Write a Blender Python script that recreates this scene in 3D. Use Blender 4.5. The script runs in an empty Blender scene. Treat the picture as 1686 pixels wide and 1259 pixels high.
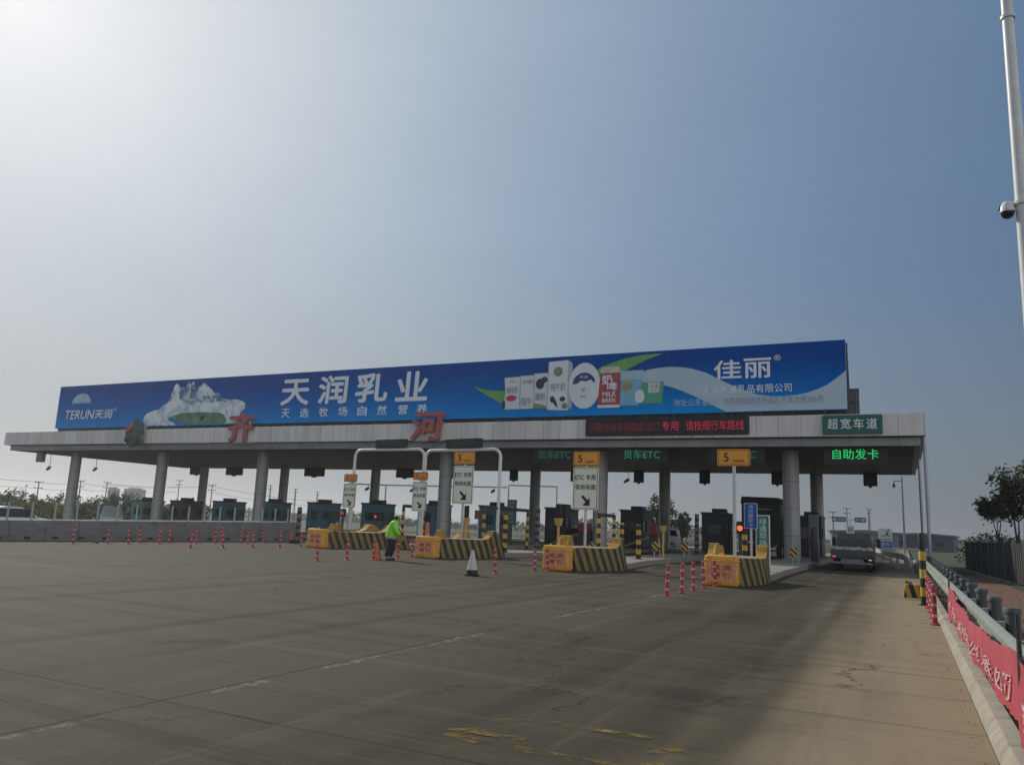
import bpy, bmesh, math, random
from mathutils import Vector, Matrix
rad = math.radians
random.seed(7)
S = bpy.context.scene
COL = S.collection

# ------------------------------------------------------------------ camera
YAW, PITCH, ROLL = 0.4642416, 0.1788574, 0.0427998
cam = bpy.data.cameras.new('camera'); co = bpy.data.objects.new('camera', cam); COL.objects.link(co); S.camera = co
_f = Vector((-math.sin(YAW)*math.cos(PITCH), math.cos(YAW)*math.cos(PITCH), math.sin(PITCH)))
_r = Vector((math.cos(YAW), math.sin(YAW), 0)); _u = _r.cross(_f)
_c, _s = math.cos(ROLL), math.sin(ROLL)
R2, U2 = _c*_r + _s*_u, -_s*_r + _c*_u
co.matrix_world = Matrix(((R2.x, U2.x, -_f.x, 0), (R2.y, U2.y, -_f.y, 0), (R2.z, U2.z, -_f.z, 1.55), (0, 0, 0, 1)))
cam.sensor_width = 36; cam.sensor_fit = 'HORIZONTAL'; cam.lens = 27.5077
cam.clip_start = 0.1; cam.clip_end = 9000

# ------------------------------------------------------------------ sun, sky, exposure
SUN_AZ, SUN_EL = -66.0, 33.0
sdir = Vector((math.sin(rad(SUN_AZ))*math.cos(rad(SUN_EL)), math.cos(rad(SUN_AZ))*math.cos(rad(SUN_EL)), math.sin(rad(SUN_EL))))
sl = bpy.data.lights.new('sun', 'SUN'); sl.energy = 2.9; sl.angle = rad(1.2); sl.color = (1.0, 0.93, 0.82)
so = bpy.data.objects.new('sun', sl); COL.objects.link(so)
so.rotation_euler = (-sdir).to_track_quat('-Z', 'Y').to_euler()
so.location = sdir*200
W = bpy.data.worlds.new('World'); S.world = W; W.use_nodes = True
nt = W.node_tree; N = nt.nodes; L = nt.links
bg = N['Background']; bg.inputs[1].default_value = 0.1
sky = N.new('ShaderNodeTexSky'); sky.sky_type = 'NISHITA'; sky.sun_disc = False
sky.sun_elevation = rad(SUN_EL); sky.sun_rotation = rad(SUN_AZ); sky.dust_density = 1.0; sky.air_density = 1.0; sky.ozone_density = 1.0
def mth(op, a, b=None, c=None, clamp=False):
    n = N.new('ShaderNodeMath'); n.operation = op; n.use_clamp = clamp
    for i, v in enumerate((a, b, c)):
        if v is None: continue
        if isinstance(v, (int, float)): n.inputs[i].default_value = v
        else: L.new(v, n.inputs[i])
    return n.outputs[0]
tc = N.new('ShaderNodeTexCoord')
nrm = N.new('ShaderNodeVectorMath'); nrm.operation = 'NORMALIZE'; L.new(tc.outputs['Generated'], nrm.inputs[0])
dt = N.new('ShaderNodeVectorMath'); dt.operation = 'DOT_PRODUCT'; L.new(nrm.outputs[0], dt.inputs[0]); dt.inputs[1].default_value = sdir
ang = mth('MULTIPLY', mth('ARCCOSINE', mth('MINIMUM', mth('MAXIMUM', dt.outputs['Value'], -1.0), 1.0)), 180/math.pi)
sep = N.new('ShaderNodeSeparateXYZ'); L.new(nrm.outputs[0], sep.inputs[0])
elev = sep.outputs['Z']
def expo(A, tau): return mth('MULTIPLY', mth('EXPONENT', mth('DIVIDE', ang, -tau)), A)
def rgb(chs):
    n = N.new('ShaderNodeCombineXYZ')
    for i, c in enumerate(chs): L.new(c, n.inputs[i])
    return n.outputs[0]
high = rgb((expo(0.96, 29), expo(0.89, 40.5), expo(0.86, 61)))
low = rgb((expo(0.74, 43), expo(0.73, 49), expo(0.66, 61)))
mx = N.new('ShaderNodeMix'); mx.data_type = 'VECTOR'
fe = N.new('ShaderNodeMapRange'); fe.interpolation_type = 'SMOOTHSTEP'; L.new(elev, fe.inputs[0]); fe.inputs[1].default_value = 0.0; fe.inputs[2].default_value = 0.36
L.new(fe.outputs[0], mx.inputs[0]); L.new(low, mx.inputs[4]); L.new(high, mx.inputs[5])
glow = rgb((expo(0.16, 7), expo(0.24, 7), expo(0.28, 7)))
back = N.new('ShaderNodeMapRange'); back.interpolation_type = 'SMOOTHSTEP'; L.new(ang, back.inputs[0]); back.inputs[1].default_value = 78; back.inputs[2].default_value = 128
back_fill = N.new('ShaderNodeVectorMath'); back_fill.operation = 'SCALE'; back_fill.inputs[0].default_value = (1.02, 1.0, 0.95); L.new(back.outputs[0], back_fill.inputs['Scale'])  # unseen sky behind the camera, brightness added to lift the shaded front faces
def vadd(a, b):
    n = N.new('ShaderNodeVectorMath'); n.operation = 'ADD'; L.new(a, n.inputs[0]); L.new(b, n.inputs[1]); return n.outputs[0]
def vscale(a, k):
    n = N.new('ShaderNodeVectorMath'); n.operation = 'SCALE'; L.new(a, n.inputs[0]); n.inputs['Scale'].default_value = k; return n.outputs[0]
haze_fill_col = vadd(vadd(mx.outputs[1], glow), back_fill.outputs[0])
nmin = N.new('ShaderNodeVectorMath'); nmin.operation = 'MINIMUM'; L.new(sky.outputs[0], nmin.inputs[0]); nmin.inputs[1].default_value = (6, 6, 6)
hn = N.new('ShaderNodeTexNoise'); hn.inputs['Scale'].default_value = 2.2; hn.inputs['Detail'].default_value = 5; hn.inputs['Roughness'].default_value = 0.55
hm_ = N.new('ShaderNodeMapping'); hm_.inputs['Scale'].default_value = (1, 1, 3.2); L.new(nrm.outputs[0], hm_.inputs[0]); L.new(hm_.outputs[0], hn.inputs[0])
veil = N.new('ShaderNodeVectorMath'); veil.operation = 'SCALE'; L.new(vadd(vscale(nmin.outputs[0], 0.12), vscale(haze_fill_col, 8.9)), veil.inputs[0]); L.new(mth('MULTIPLY_ADD', hn.outputs[0], 0.16, 0.92), veil.inputs['Scale'])
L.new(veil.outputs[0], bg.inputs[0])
S.view_settings.view_transform = 'Standard'; S.view_settings.look = 'None'; S.view_settings.exposure = 0.0; S.view_settings.gamma = 1.0
S.view_settings.use_curve_mapping = False

# ------------------------------------------------------------------ materials
MATS = {}
def mat(name, col, rough=0.6, metal=0.0, var=0.18, scale=2.0, bump=0.0, stretch=(1, 1, 1), emit=None, espec=None, dirt=0.0):
    if name in MATS: return MATS[name]
    m = bpy.data.materials.new(name); m.use_nodes = True; t = m.node_tree
    b = t.nodes['Principled BSDF']; b.inputs['Roughness'].default_value = rough; b.inputs['Metallic'].default_value = metal
    if emit:
        b.inputs['Base Color'].default_value = (*col, 1)
        b.inputs['Emission Color'].default_value = (*emit[0], 1); b.inputs['Emission Strength'].default_value = emit[1]
        MATS[name] = m; return m
    if espec is not None: b.inputs['Specular IOR Level'].default_value = espec
    tcn = t.nodes.new('ShaderNodeTexCoord'); mp = t.nodes.new('ShaderNodeMapping'); mp.inputs['Scale'].default_value = stretch
    t.links.new(tcn.outputs['Object'], mp.inputs[0])
    nz = t.nodes.new('ShaderNodeTexNoise'); nz.inputs['Scale'].default_value = scale; nz.inputs['Detail'].default_value = 6; nz.inputs['Roughness'].default_value = 0.65
    t.links.new(mp.outputs[0], nz.inputs[0])
    cr = t.nodes.new('ShaderNodeValToRGB')
    cr.color_ramp.elements[0].position = 0.3; cr.color_ramp.elements[1].position = 0.7
    d = [max(0, c*(1-var)) for c in col]; l = [min(1, c*(1+var*0.8)) for c in col]
    cr.color_ramp.elements[0].color = (*d, 1); cr.color_ramp.elements[1].color = (*l, 1)
    t.links.new(nz.outputs[0], cr.inputs[0]); out = cr.outputs[0]
    if dirt:
        n2 = t.nodes.new('ShaderNodeTexNoise'); n2.inputs['Scale'].default_value = scale*3.1; n2.inputs['Detail'].default_value = 8
        t.links.new(mp.outputs[0], n2.inputs[0])
        mr = t.nodes.new('ShaderNodeMapRange'); mr.inputs[1].default_value = 0.52; mr.inputs[2].default_value = 0.75; mr.inputs[4].default_value = dirt
        t.links.new(n2.outputs[0], mr.inputs[0])
        mi = t.nodes.new('ShaderNodeMix'); mi.data_type = 'RGBA'; t.links.new(mr.outputs[0], mi.inputs[0]); t.links.new(out, mi.inputs[6])
        mi.inputs[7].default_value = (0.09, 0.075, 0.055, 1); out = mi.outputs[2]
    t.links.new(out, b.inputs['Base Color'])
    if bump:
        bp = t.nodes.new('ShaderNodeBump'); bp.inputs['Strength'].default_value = bump; bp.inputs['Distance'].default_value = 0.03
        t.links.new(nz.outputs[0], bp.inputs['Height']); t.links.new(bp.outputs[0], b.inputs['Normal'])
    MATS[name] = m; return m

def stripes(name, expr, period, cols, duty=0.5, rough=0.6, noise=0.06, dirt=0.35):
    """two-colour bands: value = x*e0 + y*e1 + z*e2 in object space"""
    if name in MATS: return MATS[name]
    m = bpy.data.materials.new(name); m.use_nodes = True; t = m.node_tree; b = t.nodes['Principled BSDF']; b.inputs['Roughness'].default_value = rough
    c = t.nodes.new('ShaderNodeTexCoord'); d = t.nodes.new('ShaderNodeVectorMath'); d.operation = 'DOT_PRODUCT'; d.inputs[1].default_value = expr
    t.links.new(c.outputs['Object'], d.inputs[0])
    nz = t.nodes.new('ShaderNodeTexNoise'); nz.inputs['Scale'].default_value = 3; nz.inputs['Detail'].default_value = 5; t.links.new(c.outputs['Object'], nz.inputs[0])
    def mm(op, a, bb):
        n = t.nodes.new('ShaderNodeMath'); n.operation = op
        for i, v in enumerate((a, bb)):
            if isinstance(v, (int, float)): n.inputs[i].default_value = v
            elif v is not None: t.links.new(v, n.inputs[i])
        return n.outputs[0]
    v = mm('ADD', mm('DIVIDE', d.outputs['Value'], period), mm('MULTIPLY', nz.outputs[0], noise))
    st = mm('GREATER_THAN', mm('FRACT', v, None), duty)
    mi = t.nodes.new('ShaderNodeMix'); mi.data_type = 'RGBA'; t.links.new(st, mi.inputs[0]); mi.inputs[6].default_value = (*cols[0], 1); mi.inputs[7].default_value = (*cols[1], 1)
    mr = t.nodes.new('ShaderNodeMapRange'); mr.inputs[1].default_value = 0.4; mr.inputs[2].default_value = 0.8; mr.inputs[4].default_value = dirt; t.links.new(nz.outputs[0], mr.inputs[0])
    m2 = t.nodes.new('ShaderNodeMix'); m2.data_type = 'RGBA'; t.links.new(mr.outputs[0], m2.inputs[0]); t.links.new(mi.outputs[2], m2.inputs[6]); m2.inputs[7].default_value = (0.12, 0.1, 0.075, 1)
    t.links.new(m2.outputs[2], b.inputs['Base Color']); MATS[name] = m; return m

# ------------------------------------------------------------------ mesh helpers
class MB:
    def __init__(s): s.v = []; s.f = []
    def add(s, vs, fs):
        k = len(s.v); s.v += [tuple(p) for p in vs]; s.f += [tuple(i+k for i in f) for f in fs]; return s
    def box(s, x0, x1, y0, y1, z0, z1):
        return s.add([(x0,y0,z0),(x1,y0,z0),(x1,y1,z0),(x0,y1,z0),(x0,y0,z1),(x1,y0,z1),(x1,y1,z1),(x0,y1,z1)],
                     [(0,3,2,1),(4,5,6,7),(0,1,5,4),(1,2,6,5),(2,3,7,6),(3,0,4,7)])
    def hexa(s, p):  # 8 points, bottom 4 then top 4
        return s.add(p, [(0,3,2,1),(4,5,6,7),(0,1,5,4),(1,2,6,5),(2,3,7,6),(3,0,4,7)])
    def tube(s, p0, p1, r0, r1=None, n=12, cap=True):
        r1 = r0 if r1 is None else r1
        a, b = Vector(p0), Vector(p1); d = (b-a).normalized()
        q = d.orthogonal().normalized(); w = d.cross(q)
        vs = []
        for c, r in ((a, r0), (b, r1)):
            for i in range(n):
                t = 2*math.pi*i/n; vs.append(c + r*(math.cos(t)*q + math.sin(t)*w))
        fs = [(i, (i+1) % n, n+(i+1) % n, n+i) for i in range(n)]
        if cap: fs += [tuple(range(n-1, -1, -1)), tuple(range(n, 2*n))]
        return s.add(vs, fs)
    def path(s, pts, r, n=10):
        for a, b in zip(pts, pts[1:]): s.tube(a, b, r, n=n)
        return s
    def lathe(s, prof, n=16, c=(0, 0, 0)):
        vs = []
        for (r, z) in prof:
            for i in range(n):
                t = 2*math.pi*i/n; vs.append((c[0]+r*math.cos(t), c[1]+r*math.sin(t), c[2]+z))
        fs = []
        for k in range(len(prof)-1):
            for i in range(n): fs.append((k*n+i, k*n+(i+1) % n, (k+1)*n+(i+1) % n, (k+1)*n+i))
        fs += [tuple(range(n-1, -1, -1)), tuple(range((len(prof)-1)*n, len(prof)*n))]
        return s.add(vs, fs)
    def prism(s, poly, a, b, axis='z'):  # poly in the two other axes
        def P(u, v, w): return {'z': (u, v, w), 'y': (u, w, v), 'x': (w, u, v)}[axis]
        n = len(poly); vs = [P(u, v, a) for u, v in poly] + [P(u, v, b) for u, v in poly]
        fs = [tuple(range(n-1, -1, -1)), tuple(range(n, 2*n))] + [(i, (i+1) % n, n+(i+1) % n, n+i) for i in range(n)]
        return s.add(vs, fs)
    def rprism(s, x0, x1, z0, z1, y0, y1, r=0.03):  # rounded rectangle plate standing in xz
        pts = []
        for cx, cz, a0 in ((x1-r, z0+r, -90), (x1-r, z1-r, 0), (x0+r, z1-r, 90), (x0+r, z0+r, 180)):
            for k in range(5):
                t = rad(a0+k*22.5); pts.append((cx+r*math.cos(t), cz+r*math.sin(t)))
        return s.prism(pts, y0, y1, 'y')
    def sheet(s, pts): return s.add(pts, [tuple(range(len(pts)))])
    def build(s, name, m, parent=None, bevel=0, smooth=True, loc=None):
        me = bpy.data.meshes.new(name); me.from_pydata(s.v, [], s.f); me.update()
        bm = bmesh.new(); bm.from_mesh(me); bmesh.ops.recalc_face_normals(bm, faces=bm.faces); bm.to_mesh(me); bm.free()
        return link(name, me, m, parent, bevel, smooth, loc)
def link(name, me, m, parent=None, bevel=0, smooth=True, loc=None):
    if m: me.materials.append(m)
    if smooth:
        me.polygons.foreach_set('use_smooth', [True]*len(me.polygons)); me.set_sharp_from_angle(angle=rad(38))
    o = bpy.data.objects.new(name, me); COL.objects.link(o)
    if parent: o.parent = parent
    if loc: o.location = loc
    if bevel:
        md = o.modifiers.new('bevel', 'BEVEL'); md.width = bevel; md.segments = 2; md.limit_method = 'ANGLE'; md.angle_limit = rad(40)
    return o
def tag(o, label=None, cat=None, group=None, kind=None):
    if label: o['label'] = label
    if cat: o['category'] = cat
    if group: o['group'] = group
    if kind: o['kind'] = kind
    return o
def thing(name, label, cat, loc=(0, 0, 0), rz=0, group=None):
    o = bpy.data.objects.new(name, None); COL.objects.link(o); o.location = loc; o.rotation_euler = (0, 0, rz); o.empty_display_size = 0.1
    return tag(o, label, cat, group)
def dup(root, loc, rz=None, label=None, group=None):
    r = root.copy(); COL.objects.link(r); r.location = loc
    if rz is not None: r.rotation_euler = (r.rotation_euler[0], r.rotation_euler[1], rz)
    if label: r['label'] = label
    if group: r['group'] = group
    for ch in list(root.children):
        c = ch.copy(); COL.objects.link(c); c.parent = r
        for g in ch.children:
            d = g.copy(); COL.objects.link(d); d.parent = c
    return r
_font_cache = {}
def glyphs(body, bold):
    k = (body, bold)
    if k not in _font_cache:
        cu = bpy.data.curves.new('lettering', 'FONT'); cu.body = body; cu.offset = bold; cu.resolution_u = 3
        o = bpy.data.objects.new('lettering', cu); COL.objects.link(o)
        dg = bpy.context.evaluated_depsgraph_get()
        me = bpy.data.meshes.new_from_object(o.evaluated_get(dg))
        vs = [tuple(v.co[:2]) for v in me.vertices]; fs = [tuple(p.vertices) for p in me.polygons]
        bpy.data.objects.remove(o); bpy.data.curves.remove(cu); bpy.data.meshes.remove(me)
        _font_cache[k] = (vs, fs)
    return _font_cache[k]
def text_into(mb, body, x0, x1, z0, z1, y, bold=0.02, shear=0.0, place=None, nrm=(0, -1, 0), off=0.0):
    """letters fitted into the box x0..x1, z0..z1 on the plane y, readable from -y; heavier strokes by stepped copies"""
    vs, fs = glyphs(body, off)
    ax = min(v[0] for v in vs); bx = max(v[0] for v in vs); az = min(v[1] for v in vs); bz = max(v[1] for v in vs)
    d = bold*0.55*(z1-z0); steps = [(0, 0)] if bold < 0.006 else [(0, 0), (d, 0), (-d, 0), (0, d), (0, -d)]
    if bold > 0.03: steps += [(d*.7, d*.7), (-d*.7, d*.7), (d*.7, -d*.7), (-d*.7, -d*.7)]
    for k, (sx, sz) in enumerate(steps):
        P = []
        for a, b in vs:
            u = (a-ax)/(bx-ax); w = (b-az)/(bz-az)
            X = x0+d+(x1-x0-2*d)*u + shear*(z1-z0)*(w-0.5)+sx; Z = z0+d+(z1-z0-2*d)*w+sz
            p = place(X, Z) if place else (X, y, Z)
            P.append((p[0]+nrm[0]*k*.0007, p[1]+nrm[1]*k*.0007, p[2]))
        mb.add(P, fs)
    return mb
def flat(mb, pts, y):
    return mb.add([(a, y, b) for a, b in pts], [tuple(range(len(pts)))])
def smooth_poly(pts, n=6):  # closed Catmull-Rom
    out = []; k = len(pts)
    for i in range(k):
        p0, p1, p2, p3 = (Vector(pts[(i+j-1) % k]) for j in range(4))
        for s in range(n):
            t = s/n
            out.append(tuple(0.5*((2*p1)+(p2-p0)*t+(2*p0-5*p1+4*p2-p3)*t*t+(3*p1-p0-3*p2+p3)*t**3)))
    return out
def build_flat(mb, name, m, parent): 
    me = bpy.data.meshes.new(name); me.from_pydata(mb.v, [], mb.f); me.update()
    bm = bmesh.new(); bm.from_mesh(me); bm.normal_update()
    for f in bm.faces:
        if f.normal.y > 0: f.normal_flip()
    bmesh.ops.triangulate(bm, faces=[f for f in bm.faces if len(f.verts) > 4]); bm.to_mesh(me); bm.free()
    return link(name, me, m, parent, smooth=False)

# ------------------------------------------------------------------ common materials
CONC = mat('concrete', (0.2, 0.185, 0.16), 0.85, var=0.25, scale=1.6, bump=0.2, dirt=0.3)
KERBM = mat('kerb_concrete', (0.36, 0.32, 0.25), 0.85, var=0.2, scale=2.5, bump=0.2, dirt=0.35)
WALLM = mat('wall_concrete', (0.19, 0.188, 0.185), 0.85, var=0.25, scale=0.9, bump=0.15, dirt=0.4, stretch=(1, 1, 2.5))
STEEL = mat('galvanised_steel', (0.5, 0.51, 0.52), 0.4, 0.5, var=0.12, scale=5)
PAINTW = mat('white_paint', (0.72, 0.72, 0.7), 0.4, var=0.08, scale=3, dirt=0.15)
DARK = mat('dark_metal', (0.035, 0.038, 0.042), 0.5, var=0.3, scale=3)
BLACK = mat('black_plastic', (0.012, 0.012, 0.013), 0.5, var=0.3)
RUBBER = mat('tyre_rubber', (0.02, 0.02, 0.02), 0.8, var=0.3)
GLASSD = mat('dark_glass', (0.012, 0.016, 0.018), 0.08, var=0.1)
YEL = mat('yellow_paint', (0.62, 0.38, 0.03), 0.5, var=0.18, scale=4, dirt=0.35)
ORANGE = mat('orange_board', (0.88, 0.37, 0.05), 0.45, var=0.06)
RED = mat('red_plastic', (0.50, 0.045, 0.05), 0.5, var=0.12, scale=5, dirt=0.2)
BANNERR = mat('red_cloth', (0.42, 0.06, 0.08), 0.7, var=0.1, scale=2)
WHITEINK = mat('white_ink', (0.85, 0.86, 0.87), 0.5, var=0.04)
BLACKINK = mat('black_ink', (0.02, 0.02, 0.02), 0.5, var=0.1)
REDINK = mat('faded_red_ink', (0.45, 0.10, 0.06), 0.6, var=0.3, scale=6)
BY_BAND = stripes('black_yellow_bands', (0, 0, 1), 0.44, ((0.012, 0.012, 0.012), (0.60, 0.36, 0.03)), noise=0.02, dirt=0.2)
BY_DIAG = stripes('black_yellow_diagonals', (1, 1, 0.55), 0.52, ((0.016, 0.014, 0.011), (0.26, 0.185, 0.05)), noise=0.2, dirt=0.45)
BY_BOARD = stripes('hazard_board_stripes', (1, 0, 1), 0.26, ((0.012, 0.012, 0.012), (0.60, 0.36, 0.03)), noise=0.0, dirt=0.1)
BW_BAND = stripes('black_grey_bands', (0, 0, 1), 0.4, ((0.015, 0.015, 0.016), (0.16, 0.16, 0.16)), noise=0.02, dirt=0.2)
POSTM = stripes('red_white_bands', (0, 0, 1), 0.2, ((0.42, 0.04, 0.055), (0.62, 0.42, 0.42)), duty=0.74, noise=0.0, dirt=0.25)

# ------------------------------------------------------------------ ground and pavement
def ground_mat():
    m = bpy.data.materials.new('grassland'); m.use_nodes = True; t = m.node_tree; b = t.nodes['Principled BSDF']; b.inputs['Roughness'].default_value = 0.95
    c = t.nodes.new('ShaderNodeTexCoord'); nz = t.nodes.new('ShaderNodeTexNoise'); nz.inputs['Scale'].default_value = 0.05; nz.inputs['Detail'].default_value = 12
    t.links.new(c.outputs['Object'], nz.inputs[0]); r = t.nodes.new('ShaderNodeValToRGB'); t.links.new(nz.outputs[0], r.inputs[0])
    r.color_ramp.elements[0].color = (0.035, 0.05, 0.018, 1); r.color_ramp.elements[1].color = (0.10, 0.095, 0.045, 1); r.color_ramp.elements[0].position = 0.35; r.color_ramp.elements[1].position = 0.7
    t.links.new(r.outputs[0], b.inputs['Base Color']); return m
g = MB().sheet([(-3000, -200, -1.2), (3000, -200, -1.2), (3000, 4000, -1.2), (-3000, 4000, -1.2)]).build('ground', ground_mat()); tag(g, kind='structure')

def pavement_mat():
    m = bpy.data.materials.new('worn_concrete_pavement'); m.use_nodes = True; t = m.node_tree; b = t.nodes['Principled BSDF']
    def nd(k): return t.nodes.new('ShaderNode'+k)
    def ln(a, i): t.links.new(a, i)
    def mm(op, *a):
        n = nd('Math'); n.operation = op
        for i, v in enumerate(a):
            if isinstance(v, (int, float)): n.inputs[i].default_value = v
            else: ln(v, n.inputs[i])
        return n.outputs[0]
    def ramp(v, a, bb, lo=0.0, hi=1.0):
        n = nd('MapRange'); n.interpolation_type = 'SMOOTHSTEP'; ln(v, n.inputs[0]); n.inputs[1].default_value = a; n.inputs[2].default_value = bb; n.inputs[3].default_value = lo; n.inputs[4].default_value = hi; return n.outputs[0]
    c = nd('TexCoord'); s = nd('SeparateXYZ'); ln(c.outputs['Object'], s.inputs[0]); X, Y = s.outputs[0], s.outputs[1]
    def noise(scale, st, det=8, rough=0.6, dist=0.0):
        mp = nd('Mapping'); mp.inputs['Scale'].default_value = st; ln(c.outputs['Object'], mp.inputs[0])
        n = nd('TexNoise'); n.inputs['Scale'].default_value = scale; n.inputs['Detail'].default_value = det; n.inputs['Roughness'].default_value = rough; n.inputs['Distortion'].default_value = dist
        ln(mp.outputs[0], n.inputs[0]); return n.outputs[0]
    big = noise(0.12, (1, 0.5, 1)); streak = noise(1.4, (1, 0.06, 1)); across = noise(0.55, (0.12, 1.0, 1), 7); fine = noise(9, (1, 1, 1), 10, 0.75); blot = noise(0.8, (1, 0.8, 1), 9, 0.7, 0.6)
    v = mm('ADD', mm('ADD', mm('MULTIPLY', big, 0.3), mm('MULTIPLY', streak, 0.25)), mm('ADD', mm('MULTIPLY', across, 0.30), mm('ADD', mm('ADD', mm('MULTIPLY', fine, 0.2), mm('MULTIPLY', noise(48, (1, 1, 1), 4, 0.7), 0.09)), mm('MULTIPLY', blot, 0.13))))
    cr = nd('ValToRGB'); ln(v, cr.inputs[0]); e = cr.color_ramp.elements
    e[0].position = 0.46; e[0].color = (0.019, 0.0157, 0.0093, 1); e[1].position = 0.63; e[1].color = (0.088, 0.0745, 0.048, 1)
    mid = cr.color_ramp.elements.new(0.54); mid.color = (0.043, 0.0355, 0.022, 1)
    col = cr.outputs[0]
    def mix(f, a, colr):
        n = nd('Mix'); n.data_type = 'RGBA'; ln(f, n.inputs[0]); ln(a, n.inputs[6])
        if isinstance(colr, tuple): n.inputs[7].default_value = (*colr, 1)
        else: ln(colr, n.inputs[7])
        return n.outputs[2]
    # oily traffic lane between the nose row and the kerb
    xw = mm('ADD', X, mm('MULTIPLY', mm('SUBTRACT', blot, 0.5), 2.2))
    lane = mm('MULTIPLY', ramp(xw, -5.2, -4.1), ramp(xw, 0.3, -1.9))
    col = mix(mm('MULTIPLY', mm('MULTIPLY', lane, ramp(v, 0.58, 0.44, 0.35, 1.0)), 0.75), col, (0.033, 0.028, 0.019))
    # dust blown to the kerb side
    dust = mm('MULTIPLY', ramp(mm('ADD', X, mm('ADD', mm('MULTIPLY', mm('SUBTRACT', blot, 0.5), 1.3), mm('MULTIPLY', mm('SUBTRACT', streak, 0.5), 1.6))), -2.0, 0.15), ramp(v, 0.40, 0.56, 0.5, 1.0))
    col = mix(mm('MULTIPLY', dust, 0.95), col, (0.32, 0.255, 0.163))
    # long joint with flaking white residue, and slab joints
    jx = mm('ABSOLUTE', mm('SUBTRACT', X, -5.55))
    jl = mm('LESS_THAN', jx, 0.018)
    flake = mm('MULTIPLY', mm('LESS_THAN', mm('ABSOLUTE', mm('SUBTRACT', X, -5.46)), mm('MULTIPLY', ramp(noise(0.7, (0.2, 1, 1), 4), 0.45, 0.66), 0.10)), ramp(noise(11, (1, .5, 1), 7, 0.8), 0.47, 0.55))
    col = mix(mm('MULTIPLY', flake, 0.75), col, (0.24, 0.225, 0.19))
    wob = mm('MULTIPLY', mm('SUBTRACT', noise(1.5, (1, 1, 1), 3), 0.5), 0.05)
    fy = mm('ABSOLUTE', mm('SUBTRACT', mm('FRACT', mm('DIVIDE', mm('ADD', mm('SUBTRACT', Y, 4.86), wob), 6.0)), 0.5)); jy = mm('GREATER_THAN', fy, 0.5-0.018/6)
    fx = mm('ABSOLUTE', mm('SUBTRACT', mm('FRACT', mm('DIVIDE', mm('SUBTRACT', X, -5.55), 4.6)), 0.5)); jx2 = mm('MULTIPLY', mm('GREATER_THAN', fx, 0.5-0.010/4.6), mm('LESS_THAN', X, -5.0))
    j = mm('MAXIMUM', jl, mm('MULTIPLY', mm('MAXIMUM', jy, jx2), ramp(noise(0.6, (1, 1, 1), 4), 0.35, 0.6, 0.35, 1)))
    col = mix(mm('MULTIPLY', j, 0.75), col, (0.02, 0.018, 0.015))
    # tyre tracks in every lane and oil spots
    tx_ = mm('ABSOLUTE', mm('SUBTRACT', mm('FRACT', mm('DIVIDE', mm('ADD', mm('ADD', X, 2.25), mm('MULTIPLY', mm('SUBTRACT', big, 0.5), 1.2)), 5.85)), 0.5))
    trk = mm('MULTIPLY', mm('MULTIPLY', ramp(tx_, 0.30, 0.345), ramp(tx_, 0.40, 0.355)), ramp(streak, 0.36, 0.58))
    col = mix(mm('MULTIPLY', trk, 0.5), col, (0.030, 0.026, 0.018))
    sp = noise(1.1, (1, 0.55, 1), 3, 0.5); col = mix(ramp(sp, 0.64, 0.74, 0.0, 0.45), col, (0.028, 0.024, 0.017))
    pale = mm('MULTIPLY', ramp(noise(1.5, (1.0, 0.07, 1), 9, 0.75), 0.53, 0.68), 0.5); col = mix(pale, col, (0.135, 0.12, 0.085))
    tine = noise(1.3, (0.05, 1.6, 1), 9, 0.8); col = mix(ramp(tine, 0.52, 0.66, 0.0, 0.42), col, (0.135, 0.12, 0.085)); col = mix(ramp(tine, 0.47, 0.34, 0.0, 0.5), col, (0.022, 0.019, 0.013))
    # cracks
    cm = nd('Mapping'); cm.inputs['Scale'].default_value = (0.23, 0.17, 1); ln(c.outputs['Object'], cm.inputs[0])
    vd = nd('TexVoronoi'); vd.feature = 'DISTANCE_TO_EDGE'; vd.inputs['Scale'].default_value = 1.0
    wv = nd('VectorMath'); wv.operation = 'ADD'; ln(cm.outputs[0], wv.inputs[0])
    nv = nd('TexNoise'); nv.inputs['Scale'].default_value = 1.3; nv.inputs['Detail'].default_value = 8; ln(c.outputs['Object'], nv.inputs[0])
    sc = nd('VectorMath'); sc.operation = 'SCALE'; ln(nv.outputs['Color'], sc.inputs[0]); sc.inputs['Scale'].default_value = 0.35; ln(sc.outputs[0], wv.inputs[1]); ln(wv.outputs[0], vd.inputs['Vector'])
    crack = mm('MULTIPLY', mm('LESS_THAN', vd.outputs['Distance'], 0.005), ramp(noise(0.35, (1, 1, 1), 3), 0.5, 0.56))
    col = mix(mm('MULTIPLY', crack, 0.6), col, (0.025, 0.022, 0.018))
    ln(col, b.inputs['Base Color'])
    ln(ramp(v, 0.4, 0.7, 0.72, 0.9), b.inputs['Roughness']); b.inputs['Specular IOR Level'].default_value = 0.16
    # transverse broom grooves plus grain
    groove = mm('SINE', mm('ADD', mm('MULTIPLY', Y, 2*math.pi/0.055), mm('MULTIPLY', fine, 3.0)))
    hgt = mm('ADD', mm('MULTIPLY', groove, 0.2), mm('ADD', fine, mm('MULTIPLY', j, -1.5)))
    bp = nd('Bump'); bp.inputs['Strength'].default_value = 0.35; bp.inputs['Distance'].default_value = 0.012; ln(hgt, bp.inputs['Height']); ln(bp.outputs[0], b.inputs['Normal'])
    return m
pv = MB()
ys = [-8, 12, 40, 75, 110, 160]
xs = [(-98, -0.96), (-75, -0.62), (-33.5, 0.0), (0.55, 0.0)]
for i in range(len(ys)-1):
    for (xa, za), (xb, zb) in zip(xs, xs[1:]):
        pv.sheet([(xa, ys[i], za), (xb, ys[i], zb), (xb, ys[i+1], zb), (xa, ys[i+1], za)])
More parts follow.
